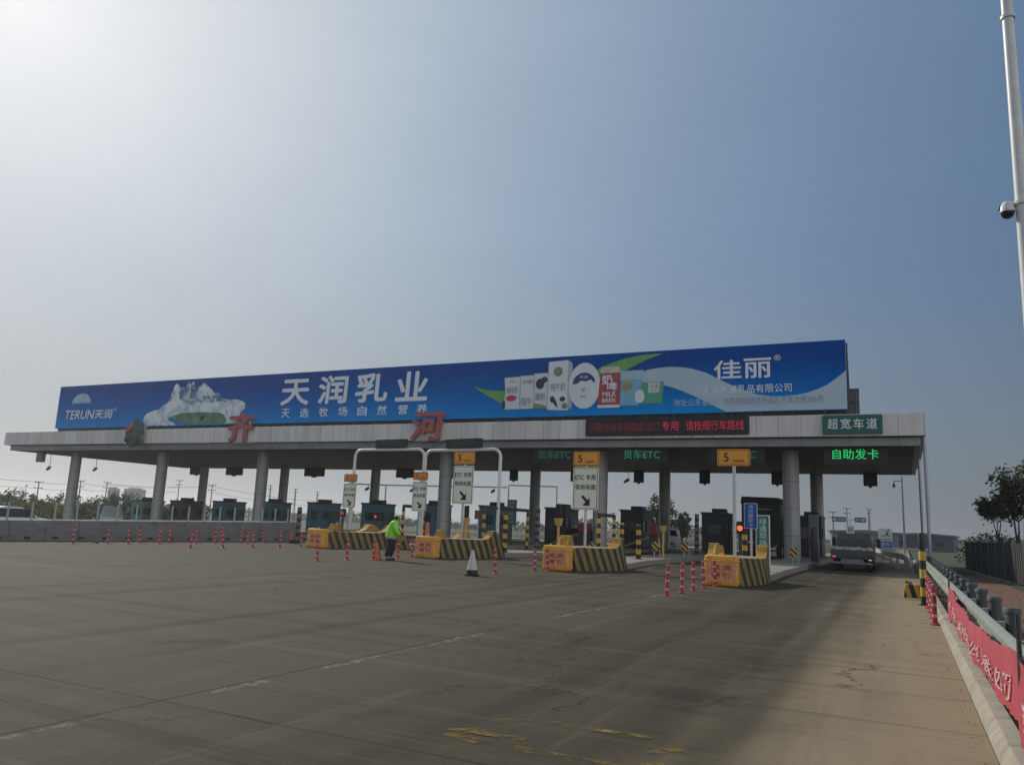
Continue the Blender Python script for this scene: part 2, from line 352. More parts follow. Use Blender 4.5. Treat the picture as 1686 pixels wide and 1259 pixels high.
tag(pv.build('plaza_pavement', pavement_mat(), smooth=False), kind='structure')
ASPH = mat('asphalt', (0.06, 0.06, 0.06), 0.85, var=0.2, scale=1.5)
tag(MB().sheet([(-60, 160, -0.05), (4, 160, -0.05), (12, 420, -0.05), (-52, 420, -0.05)]).build('road', ASPH), kind='structure')
DIRT = mat('red_earth', (0.19, 0.095, 0.055), 0.95, var=0.25, scale=0.9, bump=0.4, dirt=0.5)
tag(MB().sheet([(0.8, -8, -0.02), (3.6, -8, 0.0), (3.6, 46, 0.0), (0.8, 46, -0.02)]).build('dirt_verge', DIRT), kind='structure')
VERGE = mat('dark_verge_grass', (0.05, 0.058, 0.025), 0.95, var=0.35, scale=1.2, bump=0.4)
tag(MB().sheet([(0.75, 46, -0.03), (40, 46, -0.03), (40, 150, -0.03), (0.75, 150, -0.03)]).sheet([(3.6, -8, -0.03), (40, -8, -0.03), (40, 46, -0.03), (3.6, 46, -0.03)]).build('grass_verge', VERGE), kind='structure')
# embankment beyond, rising a little
EMB = mat('embankment_grass', (0.055, 0.075, 0.04), 0.95, var=0.3, scale=0.08)
e = MB()
prof = [(4, 300, -0.1), (4, 340, 1.6), (4, 360, 1.7)]
for (xa, xb) in ((6, 60), (60, 140), (140, 320)):
    k = 1.0
    for (p, q) in zip(prof, prof[1:]): e.sheet([(xa, p[1], p[2]), (xb, p[1], p[2]), (xb, q[1], q[2]), (xa, q[1], q[2])])
tag(e.build('embankment', EMB), kind='structure')

# kerb on the right edge
kb = MB(); y = -6.0
while y < 70:
    kb.prism([(0.55, -0.1), (0.56, 0.06), (0.62, 0.14), (0.74, 0.15), (0.78, -0.1)], y, y+0.992, 'y'); y += 1.0
tag(kb.build('kerb', KERBM, bevel=0.008), kind='structure')
def worn_paint(name, col, lo, hi):
    m = bpy.data.materials.new(name); m.use_nodes = True; t = m.node_tree; b = t.nodes['Principled BSDF']; b.inputs['Roughness'].default_value = 0.85; b.inputs['Base Color'].default_value = (*col, 1); b.inputs['Specular IOR Level'].default_value = 0.2
    c = t.nodes.new('ShaderNodeTexCoord'); n1 = t.nodes.new('ShaderNodeTexNoise'); n1.inputs['Scale'].default_value = 5.0; n1.inputs['Detail'].default_value = 12; n1.inputs['Roughness'].default_value = 0.72; t.links.new(c.outputs['Object'], n1.inputs[0])
    r = t.nodes.new('ShaderNodeMapRange'); r.inputs[1].default_value = lo; r.inputs[2].default_value = hi; t.links.new(n1.outputs[0], r.inputs[0]); t.links.new(r.outputs[0], b.inputs['Alpha']); return m
YMARK = worn_paint('worn_yellow_marking', (0.24, 0.165, 0.035), 0.46, 0.62)
mk = MB()
for k, (xa, ya, xb, yb, w) in enumerate([(-3.12, 5.33, -1.55, 5.30, .13), (-3.0, 6.12, -1.6, 6.18, .10), (-1.62, 5.75, -1.55, 6.0, .16), (-3.12, 5.42, -2.9, 5.62, .15), (-3.05, 5.5, -2.55, 5.56, .09), (-1.75, 5.45, -1.5, 5.52, .1), (-2.98, 5.9, -2.85, 6.1, .1)]):
    d = Vector((xb-xa, yb-ya)); nn = Vector((-d.y, d.x)).normalized()*w/2; z = .004+k*.0005
    mk.sheet([(xa-nn.x, ya-nn.y, z), (xb-nn.x, yb-nn.y, z), (xb+nn.x, yb+nn.y, z), (xa+nn.x, ya+nn.y, z)])
tag(mk.build('road_marking', YMARK, smooth=False), kind='structure')
WMARK = worn_paint('worn_white_marking', (0.25, 0.24, 0.20), 0.44, 0.64)
mk = MB()
def band(x0, y0, x1, y1, w):
    d = Vector((x1-x0, y1-y0)); nn = Vector((-d.y, d.x)).normalized()*w/2; k = max(2, int(d.length/1.1))
    for i in range(k):
        a = (x0+d.x*i/k, y0+d.y*i/k); b_ = (x0+d.x*(i+0.93)/k, y0+d.y*(i+0.93)/k); ww = random.uniform(0.6, 1.0)
        mk.sheet([(a[0]-nn.x*ww, a[1]-nn.y*ww, 0.004), (b_[0]-nn.x*ww, b_[1]-nn.y*ww, 0.004), (b_[0]+nn.x*ww, b_[1]+nn.y*ww, 0.004), (a[0]+nn.x*ww, a[1]+nn.y*ww, 0.004)])
band(-5.45, 13.5, -4.75, 23.6, 0.14); band(-4.75, 23.9, -3.3, 24.4, 0.12); band(-11.6, 15, -10.6, 25.8, 0.14); band(-18.9, 18, -17.9, 27.6, 0.14); band(-32.2, 18.5, -31.4, 36, 0.13); band(-26.9, 20, -26, 29.6, 0.13)
tag(mk.build('lane_marking', WMARK, smooth=False), kind='structure')

# ------------------------------------------------------------------ toll canopy
def cladding(name, col, pw, ph=None, rough=0.45, metal=0.25, axis=0):
    m = bpy.data.materials.new(name); m.use_nodes = True; t = m.node_tree; b = t.nodes['Principled BSDF']; b.inputs['Roughness'].default_value = rough; b.inputs['Metallic'].default_value = metal
    def nd(k): return t.nodes.new('ShaderNode'+k)
    def mm(op, *a):
        n = nd('Math'); n.operation = op
        for i, v in enumerate(a):
            if isinstance(v, (int, float)): n.inputs[i].default_value = v
            else: t.links.new(v, n.inputs[i])
        return n.outputs[0]
    c = nd('TexCoord'); s = nd('SeparateXYZ'); t.links.new(c.outputs['Object'], s.inputs[0])
    A = s.outputs[axis]; q = mm('DIVIDE', A, pw)
    wn = nd('TexWhiteNoise'); wn.noise_dimensions = '1D'; t.links.new(mm('FLOOR', q), wn.inputs['W'])
    nz = nd('TexNoise'); nz.inputs['Scale'].default_value = 0.7; nz.inputs['Detail'].default_value = 8; mp = nd('Mapping'); mp.inputs['Scale'].default_value = (2.2, 2.2, 0.3); t.links.new(c.outputs['Object'], mp.inputs[0]); t.links.new(mp.outputs[0], nz.inputs[0])
    seam = mm('LESS_THAN', mm('ABSOLUTE', mm('SUBTRACT', mm('FRACT', q), 0.5)), 0.5)
    edge = mm('GREATER_THAN', mm('ABSOLUTE', mm('SUBTRACT', mm('FRACT', q), 0.5)), 0.5-0.012/pw)
    if ph:
        qz = mm('DIVIDE', s.outputs[2], ph); edge = mm('MAXIMUM', edge, mm('GREATER_THAN', mm('ABSOLUTE', mm('SUBTRACT', mm('FRACT', qz), 0.5)), 0.5-0.012/ph))
    val = mm('ADD', mm('MULTIPLY', wn.outputs[0], 0.16), mm('MULTIPLY', nz.outputs[0], 0.6))
    cr = nd('ValToRGB'); t.links.new(val, cr.inputs[0]); cr.color_ramp.elements[0].position = 0.22; cr.color_ramp.elements[1].position = 0.50
    cr.color_ramp.elements[0].color = (*[x*0.78 for x in col], 1); cr.color_ramp.elements[1].color = (*[min(1, x*1.1) for x in col], 1)
    mi = nd('Mix'); mi.data_type = 'RGBA'; t.links.new(mm('MULTIPLY', edge, 0.8), mi.inputs[0]); t.links.new(cr.outputs[0], mi.inputs[6]); mi.inputs[7].default_value = (*[x*0.18 for x in col], 1)
    t.links.new(mi.outputs[2], b.inputs['Base Color'])
    nv = nd('TexNoise'); nv.inputs['Scale'].default_value = 0.9; t.links.new(c.outputs['Object'], nv.inputs[0])
    bp = nd('Bump'); bp.inputs['Strength'].default_value = 0.12; bp.inputs['Distance'].default_value = 0.1; t.links.new(mm('ADD', nv.outputs[0], mm('MULTIPLY', edge, -0.3)), bp.inputs['Height']); t.links.new(bp.outputs[0], b.inputs['Normal'])
    return m
FASC = cladding('fascia_panel', (0.74, 0.71, 0.665), 1.2, metal=0.0)
FASCS = cladding('fascia_side_panel', (0.6, 0.58, 0.55), 1.2, axis=1)
BANDM = cladding('lower_band_panel', (0.30, 0.31, 0.32), 2.4)
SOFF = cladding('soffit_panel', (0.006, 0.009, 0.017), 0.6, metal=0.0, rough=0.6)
COLM = cladding('column_cladding', (0.36, 0.355, 0.35), 400, 1.55, metal=0.1)
XL, XR, YF, YB = -76.65, 1.26, 45.4, 66.9
can = thing('toll_canopy', 'long grey canopy roof on two rows of round columns over the toll lanes', 'canopy', (0, 0, 0))
for ya, yb in ((YF, YF+0.35), (YB-0.35, YB)): MB().box(XL, XR, ya, yb, 6.95, 8.14).build('fascia', FASC, can, bevel=0.02)
for xa, xb in ((XL+0.002, XL+0.35), (XR-0.35, XR-0.002)): MB().box(xa, xb, YF+0.35, YB-0.35, 6.95, 8.14).build('fascia_side', FASCS, can)
b2 = MB().box(XL+0.42, XR-0.26, YF+0.42, YF+0.7, 6.46, 6.9).box(XL+0.42, XR-0.26, YB-0.7, YB-0.42, 6.46, 6.9).box(XL+0.42, XL+0.7, YF+0.7, YB-0.7, 6.46, 6.9).box(XR-0.54, XR-0.26, YF+0.7, YB-0.7, 6.46, 6.9)
b2.build('lower_band', BANDM, can, bevel=0.015)
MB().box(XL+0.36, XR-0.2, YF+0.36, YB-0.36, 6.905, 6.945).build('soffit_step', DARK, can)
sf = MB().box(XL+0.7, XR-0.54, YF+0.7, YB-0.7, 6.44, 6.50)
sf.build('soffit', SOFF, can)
MB().box(XL+0.35, XR-0.35, YF+0.35, YB-0.35, 7.9, 8.02).build('roof', mat('roof_sheet', (0.3, 0.3, 0.3), 0.7), can)
X1, SP, GAP = -5.73, 11.656, 17.27
CX = [X1, X1-SP, X1-2*SP, X1-2*SP-GAP, X1-3*SP-GAP, X1-4*SP-GAP]
cm_ = None
for yy in (48.1, 63.46):
    for x in CX:
        if cm_ is None:
            k = MB().tube((0, 0, -0.9), (0, 0, 6.44), 0.46, n=28); k.tube((0, 0, 0.0), (0, 0, 0.18), 0.55, n=28)
            cm_ = k.build('column', COLM, can, loc=(x, yy, 0.0))
        else:
            o = cm_.copy(); COL.objects.link(o); o.parent = can; o.location = (x, yy, 0.0)
# down pipes at the open end
PIPE = mat('pale_pipe', (0.42, 0.44, 0.46), 0.4, 0.3, var=0.1)
dp = tag(MB().tube((0, 0, -0.2), (0, 0, 6.95), 0.085, n=12).tube((0, 0, 3.3), (0, 0, 3.36), 0.1, n=12).build('drain_pipe', PIPE, loc=(1.18, 45.95, 0)), 'pale drain pipe at the front corner of the canopy\'s right end', 'pipe', 'drain pipes at the canopy end')
dup(dp, (1.12, 58.2, 0), label='pale drain pipe farther back along the canopy\'s right end')

# ------------------------------------------------------------------ billboard on the roof
def vinyl():
    m = bpy.data.materials.new('blue_vinyl_print'); m.use_nodes = True; t = m.node_tree; b = t.nodes['Principled BSDF']; b.inputs['Roughness'].default_value = 0.55; b.inputs['Specular IOR Level'].default_value = 0.04
    c = t.nodes.new('ShaderNodeTexCoord'); s = t.nodes.new('ShaderNodeSeparateXYZ'); t.links.new(c.outputs['Object'], s.inputs[0])
    nz = t.nodes.new('ShaderNodeTexNoise'); nz.inputs['Scale'].default_value = 0.16; nz.inputs['Detail'].default_value = 2; t.links.new(c.outputs['Object'], nz.inputs[0])
    mr = t.nodes.new('ShaderNodeMapRange'); mr.inputs[1].default_value = 8.45; mr.inputs[2].default_value = 12.33; t.links.new(s.outputs[2], mr.inputs[0])
    ad = t.nodes.new('ShaderNodeMath'); ad.operation = 'MULTIPLY_ADD'; t.links.new(nz.outputs[0], ad.inputs[0]); ad.inputs[1].default_value = 0.35; t.links.new(mr.outputs[0], ad.inputs[2])
    r = t.nodes.new('ShaderNodeValToRGB'); t.links.new(ad.outputs[0], r.inputs[0]); e = r.color_ramp.elements
    e[0].position = 0.12; e[0].color = (0.0, 0.33, 0.82, 1); e[1].position = 1.05; e[1].color = (0.0, 0.075, 0.36, 1)
    k = e.new(0.55); k.color = (0.0, 0.165, 0.56, 1)
    dv = t.nodes.new('ShaderNodeMath'); dv.operation = 'DIVIDE'; t.links.new(s.outputs[0], dv.inputs[0]); dv.inputs[1].default_value = 3.05
    fr_ = t.nodes.new('ShaderNodeMath'); fr_.operation = 'FRACT'; t.links.new(dv.outputs[0], fr_.inputs[0]); lt = t.nodes.new('ShaderNodeMath'); lt.operation = 'LESS_THAN'; t.links.new(fr_.outputs[0], lt.inputs[0]); lt.inputs[1].default_value = .012
    fl0 = t.nodes.new('ShaderNodeMath'); fl0.operation = 'FLOOR'; t.links.new(dv.outputs[0], fl0.inputs[0]); wn_ = t.nodes.new('ShaderNodeTexWhiteNoise'); wn_.noise_dimensions = '1D'; t.links.new(fl0.outputs[0], wn_.inputs['W'])
    mu = t.nodes.new('ShaderNodeMath'); mu.operation = 'MULTIPLY'; t.links.new(wn_.outputs[0], mu.inputs[0]); mu.inputs[1].default_value = .14; ad2 = t.nodes.new('ShaderNodeMath'); ad2.operation = 'MULTIPLY_ADD'; t.links.new(lt.outputs[0], ad2.inputs[0]); ad2.inputs[1].default_value = .35; t.links.new(mu.outputs[0], ad2.inputs[2])
    ms = t.nodes.new('ShaderNodeMix'); ms.data_type = 'RGBA'; t.links.new(ad2.outputs[0], ms.inputs[0]); t.links.new(r.outputs[0], ms.inputs[6]); ms.inputs[7].default_value = (0.0, .03, .12, 1); t.links.new(ms.outputs[2], b.inputs['Base Color'])
    n2 = t.nodes.new('ShaderNodeTexNoise'); n2.inputs['Scale'].default_value = 0.8; n2.inputs['Detail'].default_value = 3; mp = t.nodes.new('ShaderNodeMapping'); mp.inputs['Scale'].default_value = (1, 1, 0.4); t.links.new(c.outputs['Object'], mp.inputs[0]); t.links.new(mp.outputs[0], n2.inputs[0])
    bp = t.nodes.new('ShaderNodeBump'); bp.inputs['Strength'].default_value = 0.25; bp.inputs['Distance'].default_value = 0.15; t.links.new(n2.outputs[0], bp.inputs['Height']); t.links.new(bp.outputs[0], b.inputs['Normal'])
    return m
P0 = 45.66
bb = thing('roof_billboard', 'long blue dairy advertising billboard standing on the front of the canopy roof', 'billboard')
MB().box(-69.75, -2.45, P0, P0+0.16, 8.45, 12.33).build('panel', vinyl(), bb)
fr = MB()
for x in [-69.6+i*3.36 for i in range(21)]:
    fr.tube((x, P0+0.25, 8.02), (x, P0+0.25, 12.2), 0.05, n=6); fr.tube((x, P0+2.0, 8.02), (x, P0+0.28, 12.0), 0.04, n=6); fr.tube((x, P0+1.2, 8.02), (x, P0+0.28, 10.2), 0.035, n=6)
for z in (8.6, 10.4, 12.15): fr.tube((-69.7, P0+0.22, z), (-2.5, P0+0.22, z), 0.05, n=6)
fr.build('frame', DARK, bb)
bt = MB()
for x in [-69.2+i*1.68 for i in range(40)]: bt.box(x, x+0.12, P0+0.02, P0+0.14, 8.02, 8.45)
bt.box(-69.7, -2.5, P0+0.5, P0+0.56, 8.02, 8.5)
bt.build('base_rail', DARK, bb)
def fl(name, polys, m, y, par=None):
    for k, p in enumerate(polys): o = build_flat(flat(MB(), p, y-k*.0006), name, m, par or bb)
    return o
def tx(name, items, m, y, par=None, bold=0.02):
    mb = MB()
    for it in items:
        body, x0, x1, z0, z1 = it[:5]; text_into(mb, body, x0, x1, z0, z1, y, it[5] if len(it) > 5 else bold, it[6] if len(it) > 6 else 0)
    return build_flat(mb, name, m, par or bb)
def circ(cx, cz, r, rz=None, a0=0, a1=360, n=40):
    rz = rz or r; return [(cx+r*math.cos(rad(a0+(a1-a0)*i/n)), cz+rz*math.sin(rad(a0+(a1-a0)*i/n))) for i in range(n+(0 if a1-a0 == 360 else 1))]
Y1, Y2, Y3, Y4, Y5 = P0-0.008, P0-0.016, P0-0.024, P0-0.032, P0-0.04
PB = mat('pale_blue_print', (0.50, 0.62, 0.72), 0.45, var=0.06, scale=0.4)
WH = mat('white_print', (0.78, 0.82, 0.85), 0.45, var=0.05, scale=1)
LW = mat('white_lettering', (0.86, 0.89, 0.92), 0.45, var=0.03)
GRN = mat('green_print', (0.16, 0.42, 0.10), 0.45, var=0.25, scale=0.5)
# logo
domeg = mat('logo_dome_print', (0.42, 0.58, 0.72), 0.45, var=0.3, scale=0.9)
fl('logo', [circ(-66.5, 10.62, 1.33, 0.98, 6, 174)], domeg, Y1)
fl('logo_horizon', [[(-67.75, 10.62), (-65.3, 10.62), (-65.35, 10.74), (-67.65, 10.74)]], mat('logo_horizon_print', (0.10, 0.30, 0.58), 0.45, var=0.1), Y2)
tx('lettering', [('TERUN', -68.55, -64.55, 9.22, 10.06, 0.03, 0.18), ('天润', -64.4, -62.1, 9.22, 10.06, 0.03, 0.1), ('®', -61.95, -61.6, 9.85, 10.15, 0.0)], LW, Y3)
# mountain in clouds picture
def cloud_mat(name, a, b_, scale, lo=0.35, hi=0.65):
    m = bpy.data.materials.new(name); m.use_nodes = True; t = m.node_tree; b = t.nodes['Principled BSDF']; b.inputs['Roughness'].default_value = 0.45
    c = t.nodes.new('ShaderNodeTexCoord'); nz = t.nodes.new('ShaderNodeTexNoise'); nz.inputs['Scale'].default_value = scale; nz.inputs['Detail'].default_value = 7; nz.inputs['Distortion'].default_value = 1.2
    t.links.new(c.outputs['Object'], nz.inputs[0]); r = t.nodes.new('ShaderNodeValToRGB'); t.links.new(nz.outputs[0], r.inputs[0]); r.color_ramp.elements[0].position = lo; r.color_ramp.elements[1].position = hi
    r.color_ramp.elements[0].color = (*a, 1); r.color_ramp.elements[1].color = (*b_, 1); t.links.new(r.outputs[0], b.inputs['Base Color']); return m
CLD = cloud_mat('printed_cloud', (0.36, 0.52, 0.64), (0.86, 0.90, 0.91), 0.8, .36, .56)
MTN = cloud_mat('printed_mountain', (0.03, 0.13, 0.27), (0.55, 0.68, 0.76), 1.5, 0.42, 0.62)
MEA = cloud_mat('printed_meadow', (0.05, 0.16, 0.09), (0.16, 0.33, 0.16), 1.2)
rnd = random.Random(3)
def puffs(cs, rr):
    out = []
    for cx, cz, r in cs:
        n = 22; ph = rnd.random()*6
        out.append(smooth_poly([(cx+r*1.35*(1+0.16*math.sin(3*t+ph)+0.1*math.sin(7*t+ph*2))*math.cos(t), max(8.47, cz+r*0.8*(1+0.16*math.sin(3*t+ph)+0.1*math.sin(7*t))*math.sin(t))) for t in [2*math.pi*i/n for i in range(n)]], 2))
    return out
def bumpy(pts, amp, sd):
    r = random.Random(sd); out = []; cxm = sum(p[0] for p in pts)/len(pts); czm = sum(p[1] for p in pts)/len(pts)
    for (a, b) in zip(pts, pts[1:]+pts[:1]):
        L_ = math.dist(a, b); n = max(1, int(L_/.32)); q = Vector((a[0]-cxm, a[1]-czm)).normalized()
        for k in range(n):
            t = k/n; w = abs(math.sin(t*n*math.pi/1.5))*amp*r.uniform(.5, 1.2); out.append((a[0]+(b[0]-a[0])*t+q.x*w, max(8.47, a[1]+(b[1]-a[1])*t+q.y*w)))
    return smooth_poly(out, 3)
fl('mountain_picture', [[(-55.6, 10.0), (-54.9, 10.9), (-54.4, 11.1), (-53.7, 11.75), (-53.4, 11.6), (-53.0, 12.2), (-52.7, 11.95), (-52.45, 12.16), (-52.1, 11.5), (-51.7, 11.75), (-51.3, 12.0), (-50.9, 11.75), (-50.4, 11.45), (-50.1, 11.0), (-49.5, 11.1), (-49.1, 10.6), (-48.3, 10.45), (-47.4, 10.2), (-47.0, 9.7), (-50, 9.3), (-54, 9.3)]], MTN, Y1)
fl('cloud_picture', [bumpy([(-57.9, 8.75), (-57.7, 9.5), (-56.9, 9.75), (-56.2, 9.85), (-55.4, 10.35), (-54.85, 10.6), (-54.75, 11.5), (-54.35, 12.0), (-53.95, 11.6), (-53.9, 10.7), (-53.2, 10.35), (-52.4, 10.15), (-51.4, 10.3), (-50.4, 10.2), (-49.4, 10.35), (-48.6, 10.2), (-47.9, 10.45), (-47.0, 10.35), (-46.45, 9.9), (-46.9, 9.35), (-47.0, 8.6), (-48.4, 8.5), (-48.6, 9.2), (-50, 9.45), (-52, 9.55), (-53.8, 9.4), (-55, 9.1), (-54.3, 8.7), (-53.6, 8.5), (-57.4, 8.5)], .2, 2)], CLD, Y2)
fl('snow_picture', [bumpy([(-51.9, 11.0), (-51.5, 11.7), (-51.1, 11.85), (-50.7, 11.6), (-50.2, 11.3), (-49.9, 10.9), (-50.5, 10.8), (-51.2, 10.9)], .1, 5)], CLD, Y2)
fl('meadow_picture', [smooth_poly([(-54.9, 9.15), (-53.6, 9.45), (-52.0, 9.5), (-50.0, 9.45), (-48.9, 9.35), (-48.4, 8.9), (-48.5, 8.55), (-51.0, 8.56), (-53.2, 8.6), (-54.0, 8.95)], 3)], MEA, Y3)
fl('cow_picture', [circ(-51.05, 9.02, .16, .2), circ(-50.85, 9.1, .1, .1)], BLACKINK, Y4)
# big name and slogan
hw = [(-42.8, -40.0, 9.78, 11.82), (-39.15, -36.42, 9.8, 11.95), (-35.7, -32.8, 9.8, 11.95), (-32.1, -29.4, 9.78, 11.92)]
tx('brand_lettering', [(ch, *q, 0.052, 0.04) for ch, q in zip('天润乳业', hw)], LW, Y1)
cs = [-42.2, -40.35, -38.5, -36.7, -34.95, -33.2, -31.4, -29.8]
tx('slogan_lettering', [(ch, c-.42, c+.42, 8.84, 9.54, 0.022) for ch, c in zip('天选牧场自然营养', cs)], LW, Y1)
# swooshes and wave
fl('leaf_swoosh', [smooth_poly([(-25.65, 10.58), (-24.6, 10.32), (-23.3, 10.2), (-22.6, 9.9), (-22.6, 9.25), (-23.4, 9.35), (-24.2, 9.7), (-25.0, 10.15)], 4),
                   smooth_poly([(-12.75, 12.12), (-13.6, 12.14), (-14.5, 12.06), (-15.5, 11.85), (-16.6, 11.5), (-17.0, 11.2), (-16.4, 10.9), (-15.4, 11.1), (-14.6, 11.4), (-13.6, 11.85)], 4)], GRN, Y1)
fl('wave', [[(-14.3, 10.9), (-13.6, 11.18), (-12.9, 11.27), (-12.2, 11.29), (-11.4, 11.22), (-10.8, 11.08), (-10.1, 10.84), (-9.5, 10.52), (-8.9, 10.18), (-8.3, 9.87), (-7.7, 9.6), (-7.1, 9.41), (-6.4, 9.3), (-5.7, 9.28), (-5.0, 9.33), (-4.4, 9.45), (-3.9, 9.62), (-3.45, 9.83), (-3.0, 10.15), (-2.7, 10.38), (-2.452, 10.6), (-2.452, 8.47), (-8.9, 8.47), (-9.5, 8.78), (-10.16, 9.14), (-10.8, 9.47), (-11.5, 9.8), (-12.3, 10.1), (-13.2, 10.33), (-14.0, 10.45)]], PB, Y1)
# dairy packs
CART = mat('carton_print', (0.72, 0.76, 0.78), 0.45, var=0.08, scale=3)
fl('carton_picture', [[(-23.42, 11.11), (-22.25, 11.14), (-22.2, 8.99), (-23.5, 8.98), (-23.3, 10.0)], [(-22.25, 11.18), (-21.24, 11.2), (-21.24, 9.0), (-22.22, 8.99)], [(-21.24, 11.3), (-20.27, 11.3), (-20.27, 8.98), (-21.2, 9.0)]], CART, Y2)
fl('carton_side', [[(-22.28, 11.14), (-22.2, 11.16), (-22.18, 9.0), (-22.26, 9.0)], [(-21.27, 11.2), (-21.2, 11.24), (-21.18, 9.0), (-21.26, 9.0)]], mat('carton_edge_print', (0.4, 0.47, 0.52), 0.45), Y3)
fl('tall_carton_picture', [[(-20.23, 12.02), (-18.87, 12.08), (-18.86, 8.8), (-20.24, 8.88)]], WH, Y3)
fl('tall_carton_side', [[(-18.87, 12.08), (-18.55, 11.86), (-18.55, 9.0), (-18.86, 8.8)]], mat('carton_side_print', (0.45, 0.53, 0.55), 0.45), Y3)
cow = [circ(-19.9, 9.55, .16, .22), circ(-19.2, 9.55, .2, .16), [(-20.1, 9.75), (-19.75, 9.2), (-19.5, 8.95), (-19.65, 9.5)], [(-19.05, 9.75), (-19.4, 9.2), (-19.5, 8.95), (-19.3, 9.4)], circ(-20.8, 10.6, .3, .35), circ(-20.5, 10.85, .22, .2), circ(-23.4, 9.35, .12, .25), circ(-23.4, 9.1, .12, .12)]
fl('pack_dark_print', cow, mat('dark_print', (0.02, 0.05, 0.09), 0.5, var=0.3), Y4)
fl('pack_green_print', [circ(-19.55, 11.35, .32, .32), circ(-19.05, 9.1, .2, .2), [(-21.2, 9.35), (-20.3, 9.15), (-20.3, 8.98), (-21.2, 9.0)]], mat('green_label_print', (0.22, 0.33, 0.16), 0.5, var=0.2), Y4)
fl('pack_red_print', [circ(-22.85, 9.72, .38, .2)], mat('red_print', (0.55, 0.04, 0.08), 0.5), Y4)
tx('pack_lettering', [('鲜牛奶', -23.2, -22.4, 10.0, 10.5, 0.01), ('天润', -23.0, -22.6, 10.75, 10.9, 0.01), ('纯牛', -22.15, -21.35, 9.15, 9.75, 0.015), ('浓醇', -22.1, -21.3, 10.65, 10.9, 0.01), ('酸奶', -21.1, -20.4, 9.5, 10.0, 0.01), ('纯牛奶', -20.05, -19.05, 10.1, 10.6, 0.01), ('润', -19.75, -19.35, 11.2, 11.5, 0.0)], mat('grey_ink', (0.30, 0.33, 0.33), 0.5), Y5)
fl('disc_picture', [circ(-17.72, 10.36, 1.07, 1.48)], WH, Y4)
fl('disc_dark_print', [[(-18.5, 10.45)]+circ(-17.75, 10.45, .78, .75, 165, 15, 14)+[(-17.05, 10.5), (-17.3, 10.75), (-17.6, 10.62), (-17.95, 10.7), (-18.2, 10.5)]], mat('navy_print', (0.015, 0.06, 0.2), 0.5), Y5)
tx('disc_lettering', [('天润', -18.05, -17.5, 10.82, 11.0, 0.01)], LW, Y5-0.008)
tx('disc_small_lettering', [('家', -17.95, -17.6, 9.95, 10.25, 0.0), ('酸奶', -18.0, -17.55, 9.6, 9.75, 0.0)], mat('tan_ink', (0.35, 0.30, 0.24), 0.5), Y5)
fl('can_picture', [[(-16.66, 11.1), (-15.36, 11.1), (-15.35, 9.08), (-16.82, 9.08)]], mat('red_can_print', (0.42, 0.07, 0.07), 0.4, var=0.15), Y5)
fl('can_lid', [[(-16.68, 11.1), (-15.34, 11.1), (-15.4, 11.5), (-16.6, 11.5)]], mat('cream_print', (0.62, 0.60, 0.45), 0.45), Y5)
fl('can_base', [[(-16.8, 8.9), (-15.36, 8.9), (-15.35, 9.08), (-16.82, 9.08)]], WH, Y5)
tx('can_lettering', [('奶', -16.55, -15.85, 10.35, 11.0, 0.04), ('啤', -16.2, -15.55, 9.95, 10.5, 0.04), ('MILK', -16.5, -15.6, 9.6, 9.9, 0.03), ('BEER', -16.5, -15.6, 9.25, 9.5, 0.03)], LW, Y5-0.008)
fl('cup_picture', [[(-15.33, 10.6), (-13.95, 10.6), (-14.2, 9.0), (-15.33, 9.0)]], mat('blue_cup_print', (0.22, 0.48, 0.68), 0.4, var=0.2, scale=1), Y4)
fl('cup_lid', [[(-15.34, 10.6), (-13.9, 10.6), (-13.86, 11.18), (-15.34, 11.18)]], mat('cup_lid_print', (0.45, 0.58, 0.68), 0.4), Y4)
fl('cup_label', [circ(-14.9, 10.2, .36, .38)], mat('green_badge_print', (0.35, 0.45, 0.22), 0.5), Y5)
tx('cup_lettering', [('润康', -15.15, -14.65, 10.05, 10.35, 0.02)], mat('grey_ink', (0.1, 0.1, 0.1)), Y5-0.008)
fl('green_cup_picture', [[(-14.05, 10.4), (-12.58, 10.4), (-12.72, 9.08), (-14.05, 9.1)]], mat('green_cup_print', (0.10, 0.38, 0.26), 0.4, var=0.15), Y3)
fl('green_cup_label', [[(-13.55, 10.35), (-12.85, 10.35), (-12.88, 9.75), (-13.55, 9.75)], circ(-14.1, 9.55, .3, .42)], WH, Y4)
tx('green_cup_lettering', [('润康', -13.5, -12.9, 10.0, 10.3, 0.01), ('酸奶', -13.45, -12.95, 9.8, 9.95, 0.01)], mat('green_badge_print', (0.3, 0.4, 0.2)), Y5)
# right hand brand
tx('product_lettering', [('佳', -9.62, -8.02, 10.38, 11.52, 0.035), ('丽', -7.9, -6.36, 10.38, 11.55, 0.035), ('®', -6.22, -5.84, 11.34, 11.68, 0.005)], LW, Y2)
tx('company_lettering', [('天润齐源乳品有限公司', -10.3, -5.28, 9.52, 10.02, 0.012)], LW, Y3)
tx('address_ending_lettering', [('市齐河县经济开发区齐发大街266号', -9.05, -3.63, 8.87, 9.3, 0.0)], mat('slate_ink', (0.24, 0.34, 0.43), 0.5, var=0.05), Y3)
tx('address_lettering', [('地址:山东省德州', -11.97, -9.2, 8.87, 9.3, 0.0)], mat('blue_grey_ink', (0.55, 0.66, 0.74), 0.5, var=0.05), Y3)

